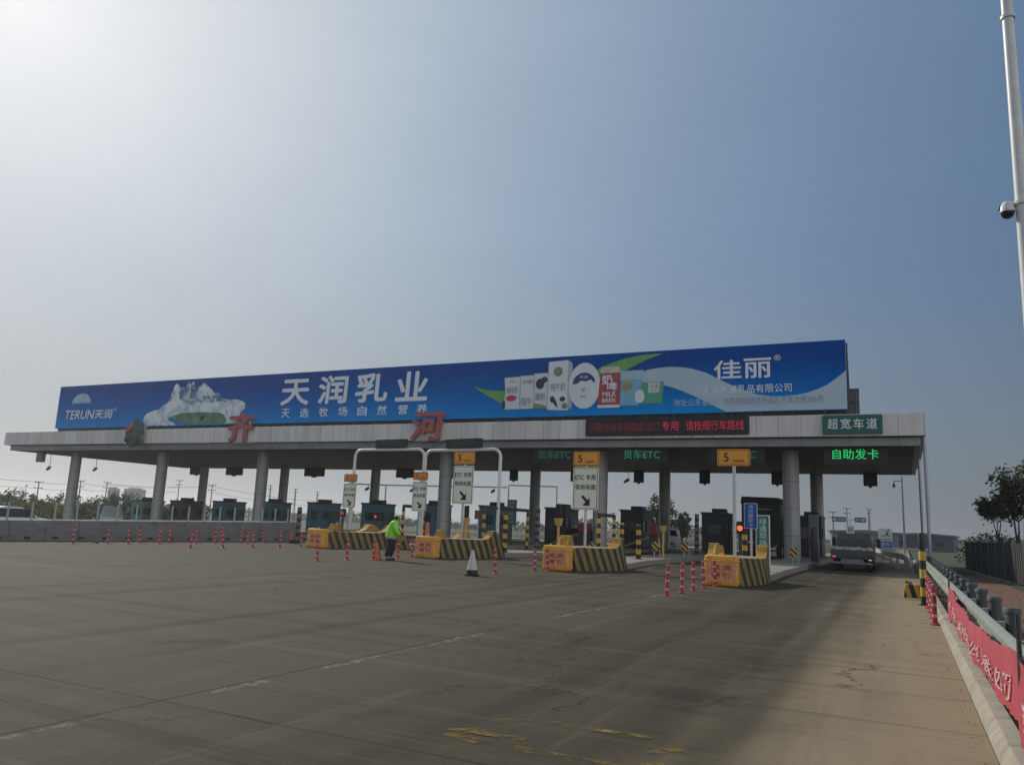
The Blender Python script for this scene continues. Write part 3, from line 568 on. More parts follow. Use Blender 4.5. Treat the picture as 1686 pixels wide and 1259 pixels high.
# second billboard, facing the far side
rb = thing('rear_billboard', 'back of the dark framed billboard facing away on the far roof edge', 'billboard')
MB().box(-70, -2.5, 62.0, 62.16, 8.5, 12.45).build('panel', mat('board_back', (0.10, 0.10, 0.115), 0.6), rb)
fr = MB()
for x in [-69.9+i*3.36 for i in range(21)]: fr.tube((x, 61.7, 8.02), (x, 61.7, 12.4), 0.06, n=6); fr.tube((x, 60.0, 8.02), (x, 61.6, 11.8), 0.05, n=6)
for z in (8.7, 9.6, 10.5, 11.4, 12.3): fr.tube((-70, 61.85, z), (-2.5, 61.85, z), 0.06, n=6)
fr.build('frame', DARK, rb)

# ------------------------------------------------------------------ station name characters on steel frames
REDM = mat('weathered_red_character', (0.46, 0.11, 0.12), 0.5, var=0.2, scale=3, dirt=0.3)
REDS = mat('red_character_face', (0.42, 0.05, 0.055), 0.5, var=0.2)
def character(ch, x0, x1, z0, z1, label, shear):
    t = thing('roof_character', label, 'sign', (0, 0, 0), 0, 'red station name characters')
    me = bpy.data.meshes.new('letter')
    mb = MB(); text_into(mb, ch, x0, x1, z0, z1, 45.0, 0.048, shear)
    me.from_pydata(mb.v, [], mb.f); me.update()
    bm = bmesh.new(); bm.from_mesh(me); 
    r = bmesh.ops.extrude_face_region(bm, geom=bm.faces[:]); bmesh.ops.translate(bm, vec=(0, 0.22, 0), verts=[e for e in r['geom'] if isinstance(e, bmesh.types.BMVert)])
    bmesh.ops.recalc_face_normals(bm, faces=bm.faces); bm.to_mesh(me); bm.free()
    link('letter', me, REDM, t, smooth=False)
    f = MB()
    for x in (x0+0.35*(x1-x0), x0+0.78*(x1-x0)):
        f.tube((x, 45.3, z0-0.05), (x, 45.3, z1-0.5), 0.05, n=6)
    f.tube((x0+0.1, 45.3, z0+0.02), (x1-0.1, 45.3, z0+0.02), 0.05, n=6); f.tube((x0+0.1, 45.3, z1-0.8), (x1-0.1, 45.3, z1-0.8), 0.05, n=6)
    f.build('support_frame', STEEL, t); return t
character('齐', -47.4, -44.8, 6.9, 9.25, 'red character on a steel frame, middle of the three over the fascia', 0.05)
character('河', -30.2, -27.6, 6.9, 8.95, 'large red character on the fascia, rightmost of the three, under the slogan end', 0.10)
t = thing('roof_character', 'wrecked red character wrapped in dark netting, leftmost of the three on the fascia', 'sign', (0, 0, 0), 0, 'red station name characters')
NET = mat('dark_netting', (0.075, 0.11, 0.098), 0.9, var=0.5, scale=3.5, bump=0.6)
bm = bmesh.new(); bmesh.ops.create_icosphere(bm, subdivisions=4, radius=1)
rr = random.Random(5)
for v in bm.verts:
    p = v.co.copy(); k = 1+0.13*math.sin(5*p.x+3*p.z)+0.10*math.sin(9*p.z+2*p.y)+rr.uniform(-.05, .05)
    taper = 1.0-0.22*max(0, p.z)+0.1*max(0, -p.z)
    v.co = Vector((-57.95+p.x*1.05*k*taper+0.15*p.z, 45.02+p.y*0.33*k, 7.78+p.z*1.12*k))
me = bpy.data.meshes.new('netting'); bm.to_mesh(me); bm.free(); link('netting', me, NET, t)
MB().prism([(-58.75, 7.7), (-58.1, 8.0), (-57.85, 8.25), (-58.35, 8.62), (-58.55, 8.3)], 44.56, 44.7, 'y').build('letter', REDM, t)
f = MB()
for x in (-58.9, -57.2): f.tube((x, 45.3, 6.9), (x, 45.3, 8.6), 0.05, n=6)
for z in (6.95, 7.6, 8.3): f.tube((-59.2, 45.28, z), (-56.9, 45.28, z), 0.045, n=6)
f.build('support_frame', STEEL, t)

# ------------------------------------------------------------------ fascia signs and LED panels
LEDBLK = mat('led_cabinet', (0.012, 0.014, 0.014), 0.5, var=0.2)
def led(col, s): return mat('led_%d_%d' % (int(col[0]*9), int(s*100)), col, emit=(col, s))
t = thing('message_board', 'long black message board with red lettering on the fascia', 'display')
MB().box(-17.42, -7.57, 45.24, 45.395, 7.1, 8.12).build('cabinet', LEDBLK, t, bevel=0.015)
tx('dim_lettering', [('济南方向车辆由此出口', -17.2, -12.75, 7.36, 7.92, 0.0)], led((0.22, 0.01, 0.02), 0.22), 45.23, t)
tx('bright_lettering', [('专用', -12.6, -11.6, 7.36, 7.92, 0.0), ('请按规行车路线', -11.15, -7.85, 7.36, 7.92, 0.0)], led((0.5, 0.02, 0.05), 0.42), 45.23, t)
t = thing('lane_sign', 'green sign with white lettering at the right end of the fascia', 'sign')
MB().rprism(-3.69, -0.75, 7.06, 8.08, 45.24, 45.392, 0.05).build('board', mat('green_sign', (0.012, 0.13, 0.095), 0.5, var=0.1), t)
tx('lettering', [(ch, -3.44+i*0.64, -2.92+i*0.64, 7.32, 7.88, 0.018) for i, ch in enumerate('超宽车道')], LW, 45.23, t)
GREENL = led((0.01, 0.62, 0.14), 0.8); DIMG = led((0.015, 0.30, 0.16), 0.40); DIM2 = led((0.015, 0.2, 0.11), 0.28)
def lane_led(cx, body, m, label, w=2.3):
    t = thing('lane_display', label, 'display', (cx, 46.35, 0), 0, 'lane displays under the canopy')
    MB().box(-1.6, 1.6, 0, 0.16, 5.55, 6.44).build('cabinet', LEDBLK, t)
    tx('lettering', [(body, -w/2, w/2, 5.8, 6.36, 0.004)], m, -0.012, t)
lane_led(-2.17, '自助发卡', GREENL, 'black lane display lit bright green over the rightmost lane')
lane_led(-8.5, '货车ETC', DIM2, 'dim lane display half hidden behind the rightmost yellow speed board')
lane_led(-14.15, '货车ETC', DIMG, 'green lit lane display between the two rightmost speed boards')
lane_led(-19.95, '货车ETC', DIM2, 'faint green lane display just right of the white gantry')
# lane signal boxes hung on the far edge
def sigbox(x, w, h, label, y=64.4, z=6.44):
    t = thing('lane_signal', label, 'signal', (x, y, z), 0, 'lane signal boxes hanging from the far edge of the canopy')
    MB().box(-w/2, w/2, 0, 0.2, -h, 0).build('cabinet', LEDBLK, t, bevel=0.02)
    MB().box(-w/2*0.85, w/2*0.85, -0.01, -0.002, -h*0.92, -h*0.12).build('screen', mat('dead_screen', (0.02, 0.022, 0.024), 0.3), t)
    k = MB(); k.box(-w*0.12, w*0.12, 0.05, 0.12, -h-0.12, -h); k.build('lamp', BLACK, t)
for x, w, lab in ((-2.05, .95, 'black lane signal hanging over the rightmost lane, lamp below it'), (-8.7, .85, 'black lane signal hanging left of the rightmost front column'), (-14.35, .85, 'black lane signal hanging left of the tall yellow speed board pole'),
                  (-19.9, .85, 'black lane signal hanging beside a small camera, right of a front column'), (-25.7, .8, 'black lane signal partly hidden behind the second speed board from the right'), (-31.7, .8, 'black lane signal hanging right of the white gantry'),
                  (-37.6, 1.4, 'black lane signal seen under the left gantry\'s right part'), (-43.6, 2.0, 'black lane signal seen under the left gantry\'s left part'), (-54.9, 2.6, 'wide black lane signal hanging left of the white gantry'), (-66.2, 2.4, 'wide black lane signal seen between the left columns'), (-72.0, 2.0, 'wide black lane signal partly behind a left rear column')):
    sigbox(x, w, .98 if w < 1 else .86, lab)
t = thing('lane_signal', 'small grey box hanging at the far left end of the canopy', 'signal', (-72.9, 46.6, 6.44), 0, 'lane signal boxes hanging from the canopy')
MB().box(-.45, .45, 0, .35, -1.0, 0).build('cabinet', mat('grey_box', (.18, .19, .2), .5), t)
# hanging cameras
def hangcam(x, y, z, label):
    t = thing('hanging_camera', label, 'camera', (x, y, 6.44), 0, 'cameras hanging from the canopy')
    MB().tube((0, 0, 0), (0, 0, z-6.44+.15), .025, n=6).build('rod', DARK, t)
    k = MB(); k.hexa([(-.32, -.1, z-6.7), (.1, -.1, z-6.5), (.1, .1, z-6.5), (-.32, .1, z-6.7), (-.36, -.1, z-6.52), (.06, -.1, z-6.3), (.06, .1, z-6.3), (-.36, .1, z-6.52)]); k.box(-.2, .15, -.14, .14, z-6.36, z-6.32)
    k.build('housing', mat('camera_grey', (.2, .21, .21), .5), t)
hangcam(-74.2, 48.6, 5.05, 'camera hanging on a thin rod left of the leftmost column')
hangcam(-74.3, 53.6, 5.35, 'camera hanging on a thin rod right of the leftmost column')
hangcam(-20.85, 64.5, 5.65, 'small camera hanging beside a lane signal near the middle column')

# ------------------------------------------------------------------ lane islands, barrier noses, water barrels
def zoff(x): return 0.0 if x > -33.5 else (x+33.5)*0.0149
ISL = [-5.45, -11.45, -17.35, -23.25, -29.35, -35.2, -41.0, -46.8, -52.6, -58.4, -64.2, -70.0]
DECK = mat('island_deck', (0.30, 0.27, 0.22), 0.85, var=0.22, scale=2.2, bump=0.15, dirt=0.3)
NOSES = {0: ([(-4.52, 24.75), (-4.15, 25.9), (-3.98, 27.0), (-4.12, 28.7)], [(-5.42, 24.9), (-5.85, 26.0), (-6.05, 27.2), (-6.2, 28.7)]),
         1: ([(-10.55, 26.7), (-9.98, 27.9), (-9.6, 29.1), (-9.75, 30.3)], [(-11.5, 26.8), (-12.1, 28.0), (-12.35, 29.2), (-12.4, 30.3)]),
         2: ([(-17.6, 29.1), (-17.05, 30.5), (-16.72, 31.9), (-16.7, 33.4)], [(-18.5, 29.2), (-18.75, 30.6), (-18.75, 32), (-18.7, 33.4)]),
         3: ([(-25.6, 31.45), (-24.9, 33.0), (-24.4, 34.6), (-24.0, 36.4)], [(-26.45, 31.6), (-26.6, 33.2), (-26.3, 34.8), (-25.8, 36.4)]),
         4: ([(-29.4, 36.6), (-28.8, 38.0), (-28.4, 39.4), (-28.2, 42.2)], [(-30.2, 36.7), (-30.5, 38.3), (-30.5, 39.8), (-30.4, 42.2)])}
WHO = ['rightmost', 'second from right', 'third from right', 'fourth from right', 'fifth from right, half hidden']
PROF = [(0, .80), (.06, .83), (.5, .80), (.60, .82), (.66, .88), (.71, 1.0), (.745, 1.19), (.79, 1.21), (.84, 1.12), (.90, .8), (1.0, .45)]
def lerp_poly(pts, t):
    ds = [0]
    for a, b in zip(pts, pts[1:]): ds.append(ds[-1]+math.dist(a, b))
    d = t*ds[-1]
    for i in range(len(pts)-1):
        if d <= ds[i+1]+1e-9:
            k = (d-ds[i])/(ds[i+1]-ds[i]); return (pts[i][0]+(pts[i+1][0]-pts[i][0])*k, pts[i][1]+(pts[i+1][1]-pts[i][1])*k)
    return pts[-1]
def catmull_open(pts, n=5):
    P = [pts[0]]+list(pts)+[pts[-1]]; out = []
    for i in range(1, len(P)-2):
        p0, p1, p2, p3 = (Vector(P[i+j]) for j in (-1, 0, 1, 2))
        for s in range(n):
            t = s/n; out.append(tuple(0.5*((2*p1)+(p2-p0)*t+(2*p0-5*p1+4*p2-p3)*t*t+(3*p1-p0-3*p2+p3)*t**3)))
    out.append(pts[-1]); return out
NOSEY = mat('nose_yellow_paint', (0.44, 0.24, 0.03), 0.6, var=0.3, scale=5, dirt=0.7)
for i, (rp, lp) in NOSES.items():
    rp, lp = catmull_open(rp), catmull_open(lp)
    t = thing('barrier_nose', 'black and yellow striped concrete barrier nose of the island, %s' % WHO[i], 'barrier', (0, 0, 0), 0, 'striped barrier noses')
    side = MB(); deck = MB(); floor_ = MB(); deck2 = MB()
    ts = sorted(set([k/24 for k in range(25)]+[p[0] for p in PROF]))
    def zt(tt):
        for (a, za), (b, zb) in zip(PROF, PROF[1:]):
            if tt <= b: return za+(zb-za)*(tt-a)/(b-a)
        return PROF[-1][1]
    secs = []
    for tt in ts:
        r, l = lerp_poly(rp, tt), lerp_poly(lp, tt); z = zt(tt)
        cx, cy = (r[0]+l[0])/2, (r[1]+l[1])/2; ins = 0.93
        secs.append((r, l, (cx+(r[0]-cx)*ins, cy+(r[1]-cy)*ins), (cx+(l[0]-cx)*ins, cy+(l[1]-cy)*ins), z))
    for a, b in zip(secs, secs[1:]):
        for q, qi in ((0, 2), (1, 3)):
            side.sheet([(*a[q], 0), (*b[q], 0), (*b[qi], b[4]), (*a[qi], a[4])])
        m1 = [((s[2][0]*.83+s[3][0]*.17), (s[2][1]*.83+s[3][1]*.17)) for s in (a, b)]; m2 = [((s[2][0]*.17+s[3][0]*.83), (s[2][1]*.17+s[3][1]*.83)) for s in (a, b)]
        za, zb = min(a[4], .82), min(b[4], .82)
        deck.sheet([(*a[2], a[4]), (*b[2], b[4]), (*m1[1], b[4]), (*m1[0], a[4])]); deck2.sheet([(*m2[0], a[4]), (*m2[1], b[4]), (*b[3], b[4]), (*a[3], a[4])])
        floor_.sheet([(*m1[0], za), (*m1[1], zb), (*m2[1], zb), (*m2[0], za)])
        deck.sheet([(*m1[0], a[4]), (*m1[1], b[4]), (*m1[1], zb), (*m1[0], za)]); deck2.sheet([(*m2[0], a[4]), (*m2[1], b[4]), (*m2[1], zb), (*m2[0], za)])
    f = secs[0]; side.sheet([(*f[0], 0), (*f[2], f[4]), (*f[3], f[4]), (*f[1], 0)])
    e_ = secs[-1]; side.sheet([(*e_[0], 0), (*e_[2], e_[4]), (*e_[3], e_[4]), (*e_[1], 0)])
    me = bpy.data.meshes.new('block'); me.from_pydata(side.v, [], side.f); me.update(); link('block', me, BY_DIAG, t, smooth=False)
    
    for dk in (deck, deck2): me = bpy.data.meshes.new('curved_fin'); me.from_pydata(dk.v, [], dk.f); me.update(); link('curved_fin', me, NOSEY, t, smooth=False)
    me = bpy.data.meshes.new('top_slab'); me.from_pydata(floor_.v, [], floor_.f); me.update(); link('top_slab', me, DECK, t, smooth=False)
    # front hump, a tapered stub set left of centre
    c = secs[5]; hx = c[3][0]*.68+c[2][0]*.32; hy = c[3][1]*.7+c[2][1]*.3; d = Vector((secs[9][3][0]-c[3][0], secs[9][3][1]-c[3][1])).normalized(); n2 = Vector((-d.y, d.x))
    def q(u, v, z): return (hx+d.x*u+n2.x*v, hy+d.y*u+n2.y*v, z)
    MB().hexa([q(-.2, -.17, .8), q(.4, -.17, .8), q(.4, .17, .8), q(-.2, .17, .8), q(.03, -.12, 1.18), q(.32, -.12, 1.16), q(.32, .12, 1.16), q(.03, .12, 1.18)]).build('front_hump', NOSEY, t, bevel=0.02)
# island decks
for i, x in enumerate(ISL):
    y0 = NOSES[i][0][-1][1]+0.01 if i in NOSES else 46.0
    t = MB(); z = zoff(x); hw_ = 1.2
    if i in NOSES:
        a, b = NOSES[i][0][-1], NOSES[i][1][-1]; poly = [(b[0], y0), (a[0], y0), (x+hw_, y0+4.5), (x+hw_, 74), (x-hw_, 74), (x-hw_, y0+4.5)]
    else: poly = [(x-hw_, y0+1), (x, y0), (x+hw_, y0+1), (x+hw_, 74), (x-hw_, 74)]
    t.prism(poly, z-0.2, z+0.22, 'z')
    lab = 'raised concrete toll island carrying the %s booth' % ['rightmost', 'second booth from the right, beside the grey-topped', 'third from the right', 'fourth from the right', 'fifth from the right', 'sixth from the right', 'seventh from the right', 'eighth from the right', 'ninth from the right', 'third from the left', 'second from the left', 'leftmost'][i]
    if i == 1: lab = 'raised concrete toll island behind the second barrier nose from the right'
    tag(t.build('toll_island', DECK, bevel=0.03), lab, 'island', 'raised toll islands')
# barrels
BARM = mat('yellow_water_barrel', (0.84, 0.41, 0.06), 0.5, var=0.2, scale=4, dirt=0.45)
PINK = mat('faded_pink_panel', (0.80, 0.38, 0.19), 0.55, var=0.28, scale=6, dirt=.2)
def barrel(x, y, h, rz, label, words, w=.98):
    t = thing('water_barrel', label, 'barrel', (x, y, 0), rz, 'yellow water barrels in front of the noses')
    bm = bmesh.new(); bmesh.ops.create_cube(bm, size=1.0); 
    for v in bm.verts: v.co = Vector((v.co.x*w*(1.0 if v.co.z < 0 else .96), v.co.y*.55, (v.co.z+.5)*h))
    bmesh.ops.bevel(bm, geom=[e for e in bm.edges], offset=.07, segments=4, profile=.5, affect='EDGES')
    me = bpy.data.meshes.new('drum'); bm.to_mesh(me); bm.free(); link('drum', me, BARM, t)
    for za, zb in ((.80, .84), (.13, .17)): MB().box(-w/2-.012, w/2+.012, -.287, .287, h*za, h*zb).build('rib', BARM, t, bevel=.01)
    MB().lathe([(.07, 0), (.07, .05), (.05, .06)], 12, (0, 0, h)).lathe([(.04, 0), (.035, .05), (.0, .055)], 10, (-w*.28, 0, h)).build('cap', YEL, t)
    MB().box(-w*.40, w*.45, -.283, -.276, h*.19, h*.78).build('panel', PINK, t)
    mb = MB()
    for k, ch in enumerate(words):
        cx = -w*.14+(k % 2)*w*.34; cz = h*(.61 if k < 2 else .37); text_into(mb, ch, cx-.14, cx+.14, cz-.085*h, cz+.085*h, -.288, .03)
    build_flat(mb, 'lettering', REDINK, t)
barrel(-4.93, 24.45, .9, .04, 'yellow water barrel with red lettering before the rightmost striped nose', '减速慢行')
barrel(-11.05, 26.3, .88, .04, 'yellow water barrel with faded marks before the nose with the tall speed sign pole', '减速慢行')
barrel(-18.05, 28.75, .9, .04, 'yellow water barrel with pale worn panel, near the white topped traffic cone', '减速慢行', .95)
barrel(-26.0, 31.2, .93, .1, 'yellow water barrel with two rows of red marks, left of the worker', '减速慢行', .95)

# ------------------------------------------------------------------ speed and lane signs
CREAM = mat('reflective_cream', (0.86, 0.88, 0.73), 0.45, var=0.05)
ORF = mat('faded_orange_board', (0.80, 0.29, 0.05), 0.5, var=0.15)
def speed_sign(x, y, zo, zw, w, label, orm=ORANGE, base=.8, ink=BLACKINK, small='km/h', px=0.0):
    t = thing('speed_sign', label, 'sign', (x, y, 0), 0, 'orange speed boards on poles')
    MB().tube((px, .08, base-.4), (px, .08, zo[1]-.05), .055, n=14).build('pole', STEEL, t)
    o = MB().rprism(-w/2, w/2, zo[0], zo[1], -.02, .01, .05).build('speed_board', orm, t)
    bd = MB()
    def frame(x0, x1, z0, z1, th, yy):
        for q in ((x0, x1, z0, z0+th), (x0, x1, z1-th, z1), (x0, x0+th, z0+th, z1-th), (x1-th, x1, z0+th, z1-th)): bd.box(q[0], q[1], yy, yy+.006, q[2], q[3])
    hh = zo[1]-zo[0]
    frame(-w/2+.03, w/2-.03, zo[0]+.03, zo[1]-.03, .016, -.028)
    mb = MB(); text_into(mb, '5', -.30*w, -.14*w, zo[0]+.24*hh, zo[0]+.76*hh, -.03, .03); text_into(mb, small, .0*w, .32*w, zo[0]+.22*hh, zo[0]+.40*hh, -.03, .015)
    build_flat(mb, 'lettering', ink, o)
    bd.build('border', BLACKINK, t, smooth=False)
    if zw:
        ww = w*.98; wb = MB().rprism(-ww/2, ww/2, zw[0], zw[1], -.02, .01, .06).build('lane_board', CREAM, t)
        bd = MB(); H = zw[1]-zw[0]
        for q in ((-ww/2+.04, ww/2-.04, zw[0]+.04, zw[0]+.058), (-ww/2+.04, ww/2-.04, zw[1]-.058, zw[1]-.04), (-ww/2+.04, -ww/2+.058, zw[0]+.058, zw[1]-.058), (ww/2-.058, ww/2-.04, zw[0]+.058, zw[1]-.058)): bd.box(q[0], q[1], -.028, -.022, q[2], q[3])
        bd.build('border', BLACKINK, wb, smooth=False)
        mb = MB(); text_into(mb, 'ETC', -.40*w, -.06*w, zw[0]+.70*H, zw[0]+.81*H, -.03, .03)
        for k, ch in enumerate('专用'): text_into(mb, ch, .02*w+k*.19*w, .19*w+k*.19*w, zw[0]+.695*H, zw[0]+.82*H, -.03, .02)
        for k, ch in enumerate('保持车距'): text_into(mb, ch, -.40*w+k*.205*w, -.215*w+k*.205*w, zw[0]+.47*H, zw[0]+.59*H, -.03, .02)
        ax, az, sc = .03*w, zw[0]+.21*H, .30*w
        pts = [(-.55, .75), (-.25, 1.0), (.45, .1), (.75, .45), (.85, -.75), (-.4, -.65), (-.05, -.35), (.15, -.2)]
        pts = [(-.75, .55), (-.45, .85), (.28, .12), (.62, .46), (.62, -.72), (-.55, -.72), (-.22, -.38), (-.02, -.18)]
        flat(mb, [(ax+a*sc*.8, az+b*sc*.8) for a, b in pts], -.03)
        build_flat(mb, 'lettering', BLACKINK, wb)
    for zc in ([zo[0]+.15, zo[1]-.15]+([zw[0]+.3, zw[1]-.3] if zw else [])):
        pass
    return t
speed_sign(-5.0, 26.8, (3.78, 4.34), None, 1.08, 'lone orange 5 speed board on a pole above the rightmost striped nose', px=0)
speed_sign(-11.1, 29.0, (3.92, 4.50), (2.22, 3.88), 1.08, 'orange 5 board over a large cream ETC board, second sign from the right')
speed_sign(-17.4, 30.35, (4.08, 4.66), (2.34, 4.02), 1.06, 'orange 5 board over cream ETC board beside a front column, middle of the plaza')
RI = mat('dark_red_ink', (0.30, 0.04, 0.02), 0.5)
speed_sign(-23.3, 36.0, (3.68, 4.12), (2.02, 3.60), .92, 'faded orange board over smaller cream ETC board under the shared gantry posts', ORF, .2, RI)
speed_sign(-29.15, 37.5, (3.60, 4.06), (2.10, 3.50), .94, 'leftmost faded orange board over cream ETC board by the gantry\'s left post', ORF, .2, RI)

# ------------------------------------------------------------------ white pipe gantries
def gantry(p0, p1, z, zb0, zb1, label, box_t, lab2):
    t = thing('pipe_gantry', label, 'gantry', (0, 0, 0), 0, 'white pipe gantries before the canopy')
    a, b = Vector((*p0, 0)), Vector((*p1, 0)); d = (b-a).normalized(); R = .42; r = .085
    pts = [(p0[0], p0[1], zb0)]+[tuple(a+d*R*(1-math.cos(q))+Vector((0, 0, z-R+R*math.sin(q)))) for q in [math.pi/2*k/5 for k in range(6)]]
    pts += [tuple(b-d*R*(1-math.cos(q))+Vector((0, 0, z-R+R*math.sin(q)))) for q in [math.pi/2*k/5 for k in range(5, -1, -1)]]+[(p1[0], p1[1], zb1)]
    n = 12; mb = MB()
    cu = bpy.data.curves.new('pipe', 'CURVE'); cu.dimensions = '3D'; cu.bevel_depth = r; cu.bevel_resolution = 4; sp = cu.splines.new('POLY'); sp.points.add(len(pts)-1)
    for k, p in enumerate(pts): sp.points[k].co = (*p, 1)
    o = bpy.data.objects.new('pipe', cu); COL.objects.link(o); dg = bpy.context.evaluated_depsgraph_get(); me = bpy.data.meshes.new_from_object(o.evaluated_get(dg)); bpy.data.objects.remove(o)
    me.name = 'pipe'; link('pipe', me, PAINTW, t)
    fl_ = MB()
    for p, zz in ((p0, zb0), (p1, zb1)): fl_.box(p[0]-.18, p[0]+.18, p[1]-.18, p[1]+.18, zz, zz+.03)
    fl_.build('base_plate', STEEL, t)
    u0, u1 = box_t; A = a+d*u0; B = a+d*u1
    t2 = thing('gantry_display', lab2, 'display', (0, 0, 0), 0, 'dark displays on the gantries')
    nn = Vector((-d.y, d.x, 0))*.12
    MB().hexa([(*(A-nn).xy, z+.09), (*(B-nn).xy, z+.09), (*(B+nn).xy, z+.09), (*(A+nn).xy, z+.09), (*(A-nn).xy, z+.60), (*(B-nn).xy, z+.60), (*(B+nn).xy, z+.60), (*(A+nn).xy, z+.60)]).build('cabinet', mat('green_black_cabinet', (.012, .03, .024), .5), t2, bevel=.015)
    mb = MB(); off = (A-nn*1.06); ln_ = (B-A).length
    def pl(X, Z): q = off+d*X; return (q.x, q.y, Z)
    text_into(mb, '客车ETC', ln_*.2, ln_*.8, z+.2, z+.56, 0, .0, 0, pl); build_flat(mb, 'lettering', led((.012, .06, .03), .35), t2)
gantry((-29.1, 37.7), (-24.05, 37.4), 5.5, .22, .22, 'left white pipe gantry spanning a lane behind the worker', (1.55, 3.75), 'dark display box on the left white gantry')
gantry((-23.45, 36.6), (-18.5, 36.0), 5.34, .22, .22, 'right white pipe gantry spanning the lane beside the front column', (1.45, 3.75), 'dark display box on the right white gantry, left of the speed sign')

# ------------------------------------------------------------------ toll booths
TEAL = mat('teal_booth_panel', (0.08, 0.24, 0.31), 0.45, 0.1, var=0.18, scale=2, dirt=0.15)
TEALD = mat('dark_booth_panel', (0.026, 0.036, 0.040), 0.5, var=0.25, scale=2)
def booth(m, roofm):
    t = thing('toll_booth', '', 'booth', (0, 0, 0), 0, 'toll booths under the canopy')
    w, l = .86, 2.6
    b = MB().box(-w, w, 0, l, 0, 1.25).box(-w, w, 0, l, 1.95, 2.6)
    for sx in (-1, 1):
        for y in (0, l/2-.05, l-.1): b.box(sx*w-(.1 if sx > 0 else 0), sx*w+(0 if sx > 0 else .1), y, y+.1, 1.25, 1.95)
    b.box(-w+.1, -w+.42, 0, .06, 1.25, 1.95).box(w-.42, w-.1, 0, .06, 1.25, 1.95)
    b.build('body', m, t, bevel=.02)
    MB().box(-w-.06, w+.06, -.08, l+.08, 2.6, 2.74).build('roof', roofm, t, bevel=.03)
    MB().box(-w+.1, w-.1, .03, .05, 1.0, 2.05).box(w-.05, w-.03, .1, l-.1, 1.0, 2.05).box(-w+.03, -w+.05, .1, l-.1, 1.0, 2.05).box(-w+.1, w-.1, l-.05, l-.03, 1.0, 2.05).build('window', GLASSD, t)
    fr_ = MB()
    for xx in (-.02,): fr_.box(xx, xx+.04, .0, .06, 1.0, 2.05)
    for yy in (.75, 1.9): fr_.box(w-.06, w+.005, yy, yy+.05, 1.0, 2.05)
    fr_.build('window_frame', roofm, t)
    MB().box(w-.01, w+.02, 1.0, 1.85, .12, 1.98).build('door', mat('booth_door', (.05, .09, .10), .4, .1), t, bevel=.01)
    MB().box(-.3, .62, .7, 1.6, 2.74, 3.02).build('roof_unit', TEALD, t, bevel=.03)
    return t
bA = booth(TEAL, mat('booth_roof_trim', (0.035, 0.075, 0.09), .5, var=.2))
BX = [-5.75, -11.8, -17.75, -23.8, -29.6, -35.4, -41.2, -47.2, -53.1, -58.9, -64.7, -70.3]
BL = ['dark toll booth behind the rightmost front column', 'dark toll booth left of the rightmost speed board pole', 'dark toll booth in front of the leafy tree', 'toll booth right of a rear column, behind the second speed sign pole', 'teal toll booth behind the right gantry post', 'dark teal toll booth just left of the middle front column',
      'teal toll booth behind the worker\'s head', 'teal toll booth standing clear between columns, left of the gantry', 'teal toll booth beside the front column left of the gantry', 'teal toll booth standing clear above the wall, third from left', 'brownish blue toll booth right of the second column, above the wall', 'pale teal toll booth farthest left under the canopy']
_booths = []
for i, x in enumerate(BX):
    z = .22+zoff(x)
    if i == 0: r = bA; r.location = (x, 56.8, z); r['label'] = BL[0]
    else: r = dup(bA, (x, 55.9, z), 0, BL[i])
    _booths.append(r)
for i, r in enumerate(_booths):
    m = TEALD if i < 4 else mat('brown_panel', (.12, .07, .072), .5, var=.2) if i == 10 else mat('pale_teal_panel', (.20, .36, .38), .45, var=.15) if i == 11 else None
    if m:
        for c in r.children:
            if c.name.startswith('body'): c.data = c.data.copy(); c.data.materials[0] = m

# ------------------------------------------------------------------ bollards, guard frames, posts
def bollard_mesh(r, h, m, name='bollard', capm=None): return MB().lathe([(r, 0), (r, h-.02), (r*.85, h)], 16).lathe([(r*1.6, 0), (r*1.6, .03)], 12)
b0 = None
for x, y, z, h, label in [(-10.97, 35.65, .22, 1.55, 'black and yellow banded bollard at the front edge of the second island from right'), (-17.2, 34.3, .22, 1.8, 'thick black and yellow bollard at the back of the nose beside the gantry post'),
                       (-12.3, 37.2, .22, 1.62, 'short looking banded bollard behind the nose with the big ETC sign'), (-6.0, 34.5, .22, 1.52, 'banded bollard between the orange lamp and the blue sign'), (.40, 22.6, 0, 1.74, 'tall black and yellow bollard with black top at the kerb')]:
    mb = bollard_mesh(.078 if x > 0 else .11 if h < 1.9 else .13, h, None); o = mb.build('bollard', BY_BAND, loc=(x, y, z)); tag(o, label, 'bollard', 'black and yellow bollards')
    if x > 0: MB().lathe([(.083, 0), (.083, .36), (.07, .39)], 16, (0, 0, h-.36)).build('cap', BLACK, o)
for x, y, h, label in [(-18.4, 40.7, 2.3, 'dark banded post left of the fourth rear column from the right'), (-11.6, 49.9, 2.45, 'dark banded post left of the second booth from the right'), (-30.0, 34.3, 2.0, 'dark banded post beyond the end of the concrete wall')]:
    tag(MB().lathe([(.13, 0), (.13, h-.02), (.1, h)], 14).build('striped_post', BW_BAND, loc=(x, y, .22 if y > 36 else 0)), label, 'post', 'dark banded posts')
tag(MB().lathe([(.2, 0), (.2, 1.75), (.14, 1.95), (0, 2.0)], 16).build('guard_post', mat('dark_grey_post', (.03, .032, .035), .5), loc=(-4.45, 47.2, .1)), 'thick dark round post beside the rightmost lane, left of the grey truck', 'post')
FRM = mat('brown_black_pipe', (.05, .035, .03), .5, var=.3)
def guard(x, y0, y1, h, label):
    t = thing('pipe_barrier', label, 'frame', (x, y0, .22), 0, 'pipe barriers on the islands')
    for yy in (0, y1-y0): bollard_mesh(.085, h-.1, None).build('post', BY_BAND, t, loc=(0, yy, 0))
    MB().path([(0, 0, h-.1), (0, .0, h), (0, y1-y0, h), (0, y1-y0, h-.1)], .085).build('bar', FRM, t)
